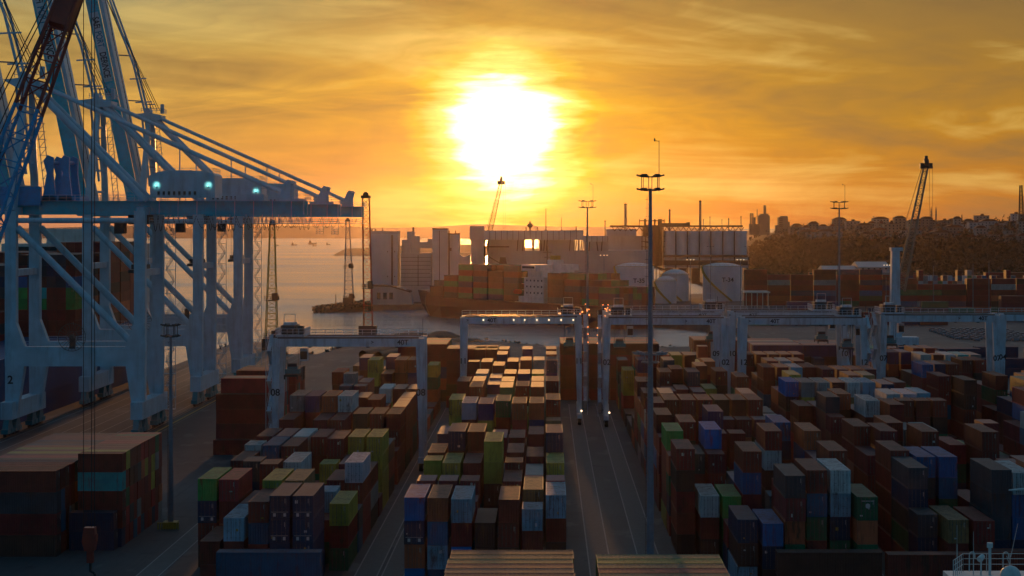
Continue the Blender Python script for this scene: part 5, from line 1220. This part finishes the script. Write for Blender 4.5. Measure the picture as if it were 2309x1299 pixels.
# refinery and stacks on the horizon
def chimney(px, y0, y1, w, Y, label, m_='farcon'):
    a_, b_ = at(px, y0, Y), at(px, y1, Y); r = w/FPX*Y/2; gz = min(b_.z, 0) if False else b_.z
    e = empty('chimney', (a_.x, Y, b_.z-12), label, 'chimney'); mb = MB(); mb.tube((a_.x,Y,b_.z-12),(a_.x,Y,a_.z), r, r*.78, n=14); mb.build('shaft', M[m_], e)
    mb = MB(); mb.tube((a_.x,Y,a_.z),(a_.x,Y,a_.z+1.2), r*.9, r*.86, n=14); mb.build('rim', M['dark'], e)
M['farcon'] = mat('far_concrete', (.2,.17,.15), .9, scale=.05)
for a in ((1410.5,462,515,7.5,2000,'broad grey chimney rising behind the terminal roof'),(1510,475,505,5,2000,'short slim chimney beside the big lighting mast'),(1579,455,512,6.5,2000,'tallest slender chimney behind the silo bank'),
          (1364.5,500,515,3,1900,'stubby chimney just right of the slim lighting mast'),(1477,497,505,3,1900,'stubby chimney peeping over the truss roof'),(1601,491,512,2.2,1900,'thin vent stack right of the tallest chimney'),(1586,497,512,2.2,1900,'very short vent stack touching the tallest chimney'),
          (1628,497,512,1.8,1900,'thin vent stack in the middle of the silo roof line'),(1643,495,512,3,1900,'stocky vent stack above the silo roof line'),(1671,490,512,2.2,1900,'thin vent stack at the end of the silo roof line')):
    chimney(*a)
e = thing_at('refinery_tower', 1724, 2300, 'square refinery tower with a thick chimney on top', 'building')
mb = MB(); pbox(mb, 1712, 486, 1736, 530, 2300, 15); pbox(mb, 1715, 482, 1733, 486, 2300, 12); mb.build('wall', M['farcon'], e)
mb = MB(); a_ = at(1724.5, 463, 2306); mb.tube((a_.x,2306,50),(a_.x,2306,a_.z),1.9,1.6,n=12); mb.build('chimney', M['farcon'], e)
e = thing_at('refinery_column', 1697, 2300, 'lattice refinery column with two thin stacks beside the square tower', 'building')
mb = MB(); a_, b_ = at(1695, 481, 2300), at(1695, 512, 2300); lattice(mb, b_, a_, 3.6, 3.0, 8, .4, .25); pbox(mb, 1697, 490, 1704, 525, 2302, 5); pbox(mb, 1690, 505, 1712, 530, 2303, 8)
for x_, y_ in ((1706.5,472),(1711,484)): pbox(mb, x_, y_, x_+1.6, 520, 2301, .8)
mb.build('column', M['farcon'], e)
e = thing_at('slab_block', 1768, 2300, 'dark stepped tower block right of the square refinery tower', 'building')
mb = MB(); pbox(mb, 1756, 490, 1777, 530, 2300, 14); pbox(mb, 1760, 487, 1776, 490, 2300, 10); pbox(mb, 1766, 500, 1781, 530, 2298, 16); pbox(mb, 1749, 508, 1757, 530, 2300, 9); mb.build('wall', M['farcon'], e)
mb = MB(); 
for k in range(5): pbox(mb, 1757, 493+k*4, 1765, 494.6+k*4, 2299.8, .3)
mb.build('window', M['dark'], e)
# mosque
e = thing_at('mosque', 2096, 2500, 'domed mosque on the ridge with two slender minarets', 'mosque')
a_ = at(2095, 502, 2500); mb = MB(); mb.box(a_.x-6, a_.x+6, 2496, 2508, a_.z-12, a_.z); mb.build('wall', M['farcon'], e)
mb = MB(); mb.lathe(a_.x, 2502, [(5.4, a_.z), (5.2, a_.z+1.6), (4.3, a_.z+3.2), (2.6, a_.z+4.6), (.6, a_.z+5.3), (.1, a_.z+6.6)], 20); mb.build('dome', M['farcon'], e, smooth=True)
for px in (2099, 2110):
    b_ = at(px, 468, 2500); mb = MB(); zz = b_.z
    mb.lathe(b_.x, 2498, [(1.0, a_.z-12), (.95, zz-10), (1.35, zz-9.6), (1.35, zz-8.8), (.85, zz-8.6), (.8, zz-6), (1.2, zz-5.7), (1.2, zz-5.0), (.75, zz-4.8), (.7, zz-3), (.1, zz+1.4)], 10); mb.build('minaret', M['farcon'], e)
# bridge pylon far away, masts
mb = MB(); a_, b_ = at(1968.8, 487, 6500), at(1970.6, 520, 6500); 
for xx in (a_.x, b_.x): mb.beam((xx, 6500, -2), (xx, 6500, a_.z), 1.4)
mb.beam((a_.x,6500,a_.z-2),(b_.x,6500,a_.z-2),1.2)
for sg in (-1, 1):
    pts = [(a_.x+1.3+sg*t*95, 6500, 45+(a_.z-45)*(1-t)**2) for t in (0,.2,.4,.6,.8,1)]
    for p, q_ in zip(pts[:-1], pts[1:]): mb.beam(p, q_, .35)
tag(mb.build('suspension_bridge', M['farcon']), 'faint bridge pylon with drooping cables above the town ridge', 'bridge')
e = thing_at('lattice_mast', 2301, 1500, 'tall lattice mast cut by the picture edge', 'mast')
mb = MB(); lattice(mb, at(2303, 500, 1500), at(2302, 418, 1500), 3.4, 1.6, 18, .28, .12); mb.build('lattice', M['rustst'], e)
mast_thin(2169, 484, 500, 3.5, 2400, 'water tower like mast standing on the ridge right of the minarets', 'tower', 'radio_mast')
mast_thin(1929, 496, 508, 1.8, 2500, 'small pointed minaret on the ridge left of the leaning boom', 'minaret', 'minaret', 'farcon')
# warehouse
e = thing_at('warehouse', 1960, 1240, 'long low grey warehouse with a raised end bay', 'building')
mb = MB(); pbox(mb, 1938, 603, 2006, 0, 1240, 30, z0=0); pbox(mb, 1872, 609, 1938, 0, 1244, 22, z0=0); mb.build('wall', CL, e)
mb = MB(); 
for x0_, x1_, y0_, y1_, Y_, D in ((1936,2008,591,603,1238,34),(1856,1938,600,609,1242,26)):
    p0, p1, p2 = at(x0_, y1_, Y_), at(x1_, y1_, Y_), at(x0_, y0_, Y_)
    mb.prism([(Y_, p0.z), (Y_+D/2, p2.z), (Y_+D, p0.z)], p0.x, p1.x, axis='x')
mb.build('roof', M['galv'], e)
mb = MB(); 
for k in range(5): pbox(mb, 1944+k*13, 604.5, 1948+k*13, 607.5, 1239.8, .3)
mb.build('window', M['dark'], e)
mb = MB(); a_, b_ = at(1679, 660, 1030), at(1737, 652, 1030); mb.box(a_.x, b_.x, 1030, 1050, 8.2, 8.9)
for k in range(5): x = a_.x+1+k*(b_.x-a_.x-2)/4; mb.box(x-.2, x+.2, 1031, 1031.4, 0, 8.2)
tag(mb.build('canopy_shed', CL), 'white flat-roofed open shed beside the tank marked T-34', 'shed')
# houses on the hill
rh = random.Random(21)
M['hw'] = [mat('house_wall_%s' % n_, c_, .85, scale=.2) for n_, c_ in (('pale', (.30,.27,.25)), ('cream', (.26,.21,.17)), ('grey', (.18,.17,.17)), ('white', (.42,.40,.40)))]
M['hr'] = [mat('roof_tile_%s' % n_, c_, .9, scale=.3) for n_, c_ in (('red', (.13,.055,.035)), ('brown', (.09,.06,.045)))]
SIZE = ['squat', 'low', 'tall', 'narrow', 'broad', 'boxy']; WC = ['pale', 'cream', 'grey', 'white']
hn = 0; labs = set()
def house(px, Y, w, floors, wi, ri, flat, rank, row):
    global hn
    x = at(px, HY, Y).x; z = hz(x, Y)-1.0; D = w*.8; H = floors*3.0+1
    sz = 'tall' if floors > 4 else ('broad' if w > 15 else ('narrow' if w < 10 else 'squat'))
    land = 'below the ridge' if row else 'on the ridge line'
    e = empty('house', (x, Y, z), f"{sz} {WC[wi]} {'flat-roofed' if flat else 'tiled'} house, {['ridge line','first row under the ridge','second row under the ridge','lowest row'][row]}, {ORD[rank] if rank < 20 else 'last'} from refinery", 'house', 'houses on the hillside town')
    mb = MB(); mb.box(x-w/2, x+w/2, Y, Y+D, z-6, z+H); mb.build('wall', M['hw'][wi], e)
    mb = MB()
    if flat: mb.box(x-w/2-.3, x+w/2+.3, Y-.3, Y+D+.3, z+H, z+H+.5); mb.box(x-1.5, x+2, Y+2, Y+5, z+H+.5, z+H+2.4)
    else: mb.prism([(x-w/2-.6, z+H), (x+w/2+.6, z+H), (x+w*.2, z+H+2.6), (x-w*.2, z+H+2.6)], Y-.5, Y+D+.5)
    mb.build('roof', M['hr'][ri], e)
    mb = MB()
    for f in range(floors):
        k = max(2, int(w/3.4))
        for i in range(k):
            xx = x-w/2+(i+.5)*w/k; mb.box(xx-.6, xx+.6, Y-.06, Y+.02, z+1.4+f*3, z+2.8+f*3)
            if w > 9: mb.build('window', M['glass'], e); mb = MB()
    if mb.v: mb.build('window', M['glass'], e)
    hn += 1
for row, (Y, k, px0, px1) in enumerate(((2330, 20, 1790, 2330), (2180, 20, 1775, 2330), (2040, 19, 1800, 2325), (1900, 14, 1960, 2325))):
    for i in range(k):
        px = px0 + (px1-px0)*(i+rh.uniform(.15,.85))/k; yy = Y+rh.uniform(-45, 45)
        house(px, yy, rh.choice((8, 11, 13, 16, 19)), rh.choice((2,2,3,3,4,5)) - (row == 0), rh.choice((0,0,1,2,2,3)), rh.choice((0,0,1)), rh.random() < .4, i, row)
# woods on the slope and among the houses: leaf-clump crowns
def crown(mb, x, y, z, r, h, n, rnd):
    for _ in range(n):
        t = rnd.uniform(0, 2*math.pi); rad = r*math.sqrt(rnd.random()); zz = rnd.random(); k = math.sin(math.pi*min(1, .15+zz*.85))
        c_ = Vector((x+rad*k*math.cos(t), y+rad*k*math.sin(t), z+h*zz)); s_ = rnd.uniform(.5, 1.25)*r*.34
        a_ = Vector((rnd.uniform(-1,1), rnd.uniform(-1,1), rnd.uniform(-1,1)))*s_; b_ = Vector((rnd.uniform(-1,1), rnd.uniform(-1,1), rnd.uniform(-.6,1)))*s_
        mb.add([c_-a_, c_-b_*.8, c_+a_, c_+b_], [(0,1,2,3)])
M['leaf'] = mat('winter_foliage', (.055,.045,.028), .9, var=.6, scale=.02)
rt = random.Random(9); mb = MB(); cnt = 0
while cnt < 3300:
    Y = rt.uniform(1290, 2100)**1.0; px = rt.uniform(1690, 2330); x = at(px, HY, Y).x
    z = hz(x, Y)
    if x < 130 or z < .5: continue
    y_im = HY+(EYE-z)*FPX/Y
    if y_im < 548 and rt.random() < .9: continue
    crown(mb, x, Y, z+.6, rt.choice((2.2,3,3.6,5,7)), rt.uniform(3.5, 12), 16, rt); cnt += 1
for i in range(200):
    Y = rt.uniform(2100, 2420); px = rt.uniform(1690, 2330); x = at(px, HY, Y).x; crown(mb, x, Y, hz(x, Y), rt.uniform(2.5, 4.5), rt.uniform(4, 8), 14, rt)
for i in range(260):
    Y = rt.uniform(1230, 1330); px = rt.uniform(1690, 2320); x = at(px, HY, Y).x; crown(mb, x, Y, max(hz(x, Y), 0), rt.uniform(2.5, 5), rt.uniform(4, 9), 16, rt)
tag(mb.build('woodland', M['leaf']), 'dense brown-green woodland covering the slope below the town', None, None, 'stuff')
# ------------------------------------------------------------------ far car park, foreground ship top, haze
rp = random.Random(31)
def car_proto():
    e = empty('parked_car', (0,0,0), '', 'car')
    mb = MB(); mb.prism([(-2.2,.35),(2.2,.35),(2.25,.85),(1.2,.98),(-2.1,1.0),(-2.25,.7)], -.88, .88, axis='x'); bo = mb.build('body', M['galv'], e)
    mb = MB(); mb.prism([(-1.9,1.0),(1.15,.98),(.5,1.45),(-1.4,1.47)], -.78, .78, axis='x'); mb.build('window', M['glass'], e)
    mb = MB(); mb.box(-.72,.72,-1.35,.45,1.46,1.52); mb.build('roof', M['galv'], e)
    for sx in (-.88, .72):
        for y in (-1.4, 1.4): mb = MB(); mb.tube((sx,y,.33),(sx+.16,y,.33),.33,n=10); mb.build('wheel', M['rubber'], e)
    return e
cp = car_proto(); n_ = 0
for r in range(8):
    for k in range(11):
        if rp.random() < .12: continue
        c_ = cp if n_ == 0 else copy_tree(cp); c_.location = (158+k*2.9+r*.3, 742+r*9.5+rp.uniform(-1.2,1.2), 0); c_.rotation_euler.z = math.pi + rp.uniform(-.08,.08)
        c_['label'] = 'pale silver car in the packed car park beyond the outer container block'; c_['group'] = 'cars parked beyond the yard'; n_ += 1
def ship_top():
    e = empty('ship_bridge_top', (30, 118, 0), 'white railed wheelhouse top of a ship poking into the corner', 'ship')
    s = 36.0; Y = FPX/s
    def p(x, y, dY=0): v = at(x, y, Y); return Vector((v.x, Y+dY, v.z))
    z0 = p(0, 1296).z
    mb = MB(); x0, x1 = p(2140, 0).x, p(2340, 0).x; mb.box(x0-.1, x1+6, Y-1.5, Y+1.4, -1, z0); mb.build('wheelhouse', M['white'], e)
    mb = MB(); L0 = p(2142, 1293); a_ = p(2181, 1262); b_ = p(2309, 1278); tl = Vector((a_.x, Y+1.2, z0))
    for (q0, q1) in ((Vector((x0, Y-1.3, z0)), tl), (tl, Vector((x1+3, Y+1.2, z0)))):
        for h in (.45, .8, 1.12): mb.tube(q0+Vector((0,0,h)), q1+Vector((0,0,h)), .022, n=6)
        n_ = 5
        for i in range(n_+1): q = q0.lerp(q1, i/n_); mb.tube(q, q+Vector((0,0,1.14)), .03, n=6)
    mb.build('railing', M['white'], e)
    mb = MB(); q = p(2232, 0); q.z = z0; mb.tube(q, (q.x, q.y, z0+1.75), .09, n=10); mb.tube((q.x,q.y,z0+1.7),(q.x,q.y,z0+2.0),.19,n=14); mb.build('post', M['white'], e)
    mb = MB(); q = p(2212, 0); mb.tube((q.x,q.y,z0),(q.x,q.y,z0+.8),.05,n=8); mb.tube((q.x-.12,q.y-.1,z0+.95),(q.x+.16,q.y+.15,z0+1.15),.2,.16,n=12); mb.build('searchlight', M['white'], e)
    mb = MB(); q = p(2275, 0); mb.lathe(q.x, q.y-.4, [(.62,z0-.1),(.64,z0+.1),(.55,z0+.36),(.35,z0+.55),(.1,z0+.64),(.02,z0+.65)], 24); mb.build('radome', M['white'], e, smooth=True)
    mb = MB()
    for px, h in ((2158, 1.9), (2195, 1.5)): q = p(px, 0); mb.tube((q.x,q.y,z0),(q.x,q.y,z0+h),.03,n=6); mb.tube((q.x,q.y,z0+h),(q.x,q.y,z0+h+1.2),.012,n=5)
    for px in (2192, 2268):
        q = p(px, 0); prev = Vector((q.x-.18, q.y, z0+.2))
        for k in range(9): t = math.pi - k*math.pi/8; c_ = Vector((q.x+.17*math.cos(t), q.y, z0+1.25+.17*math.sin(t))); mb.tube(prev, c_, .035, n=6); prev = c_
        mb.tube(prev, prev-Vector((0,0,.25)), .035, n=6)
    q = p(2279, 0); mb.tube((q.x, q.y, z0+1.1), (q.x+.45, q.y, z0+3.2), .02, n=6); mb.tube((q.x+.15,q.y,z0),(q.x-.3,q.y-.2,z0+1.2),.02,n=6)
    mb.build('vent_and_aerial', M['white'], e)
    mb = MB(); q = p(2309, 1101); mb.tube((q.x-.95,q.y,q.z-.12),(q.x+2,q.y,q.z+.05),.05,.14,n=10); mb.lathe(q.x+1.2,q.y,[(.1,z0),(.1,q.z)],10); mb.build('radar_bar', M['white'], e)
ship_top()
# thin sea haze
mb = MB(); mb.box(-9000, 9000, -90, 8100, -8, 190)
hz_ = mb.build('haze', [bpy.data.materials.new('haze')]); tag(hz_, kind='stuff')
hm = hz_.data.materials[0]; hm.use_nodes = True; hm.node_tree.nodes.clear(); q = NB(hm.node_tree)
vo = q.n('ShaderNodeVolumePrincipled'); vo.inputs['Color'].default_value = (.92,.74,.66,1); vo.inputs['Density'].default_value = .0000125; vo.inputs['Anisotropy'].default_value = .89
hm.node_tree.links.new(vo.outputs[0], q.n('ShaderNodeOutputMaterial').inputs['Volume'])
hm.cycles.homogeneous_volume = True
hz_.visible_shadow = True
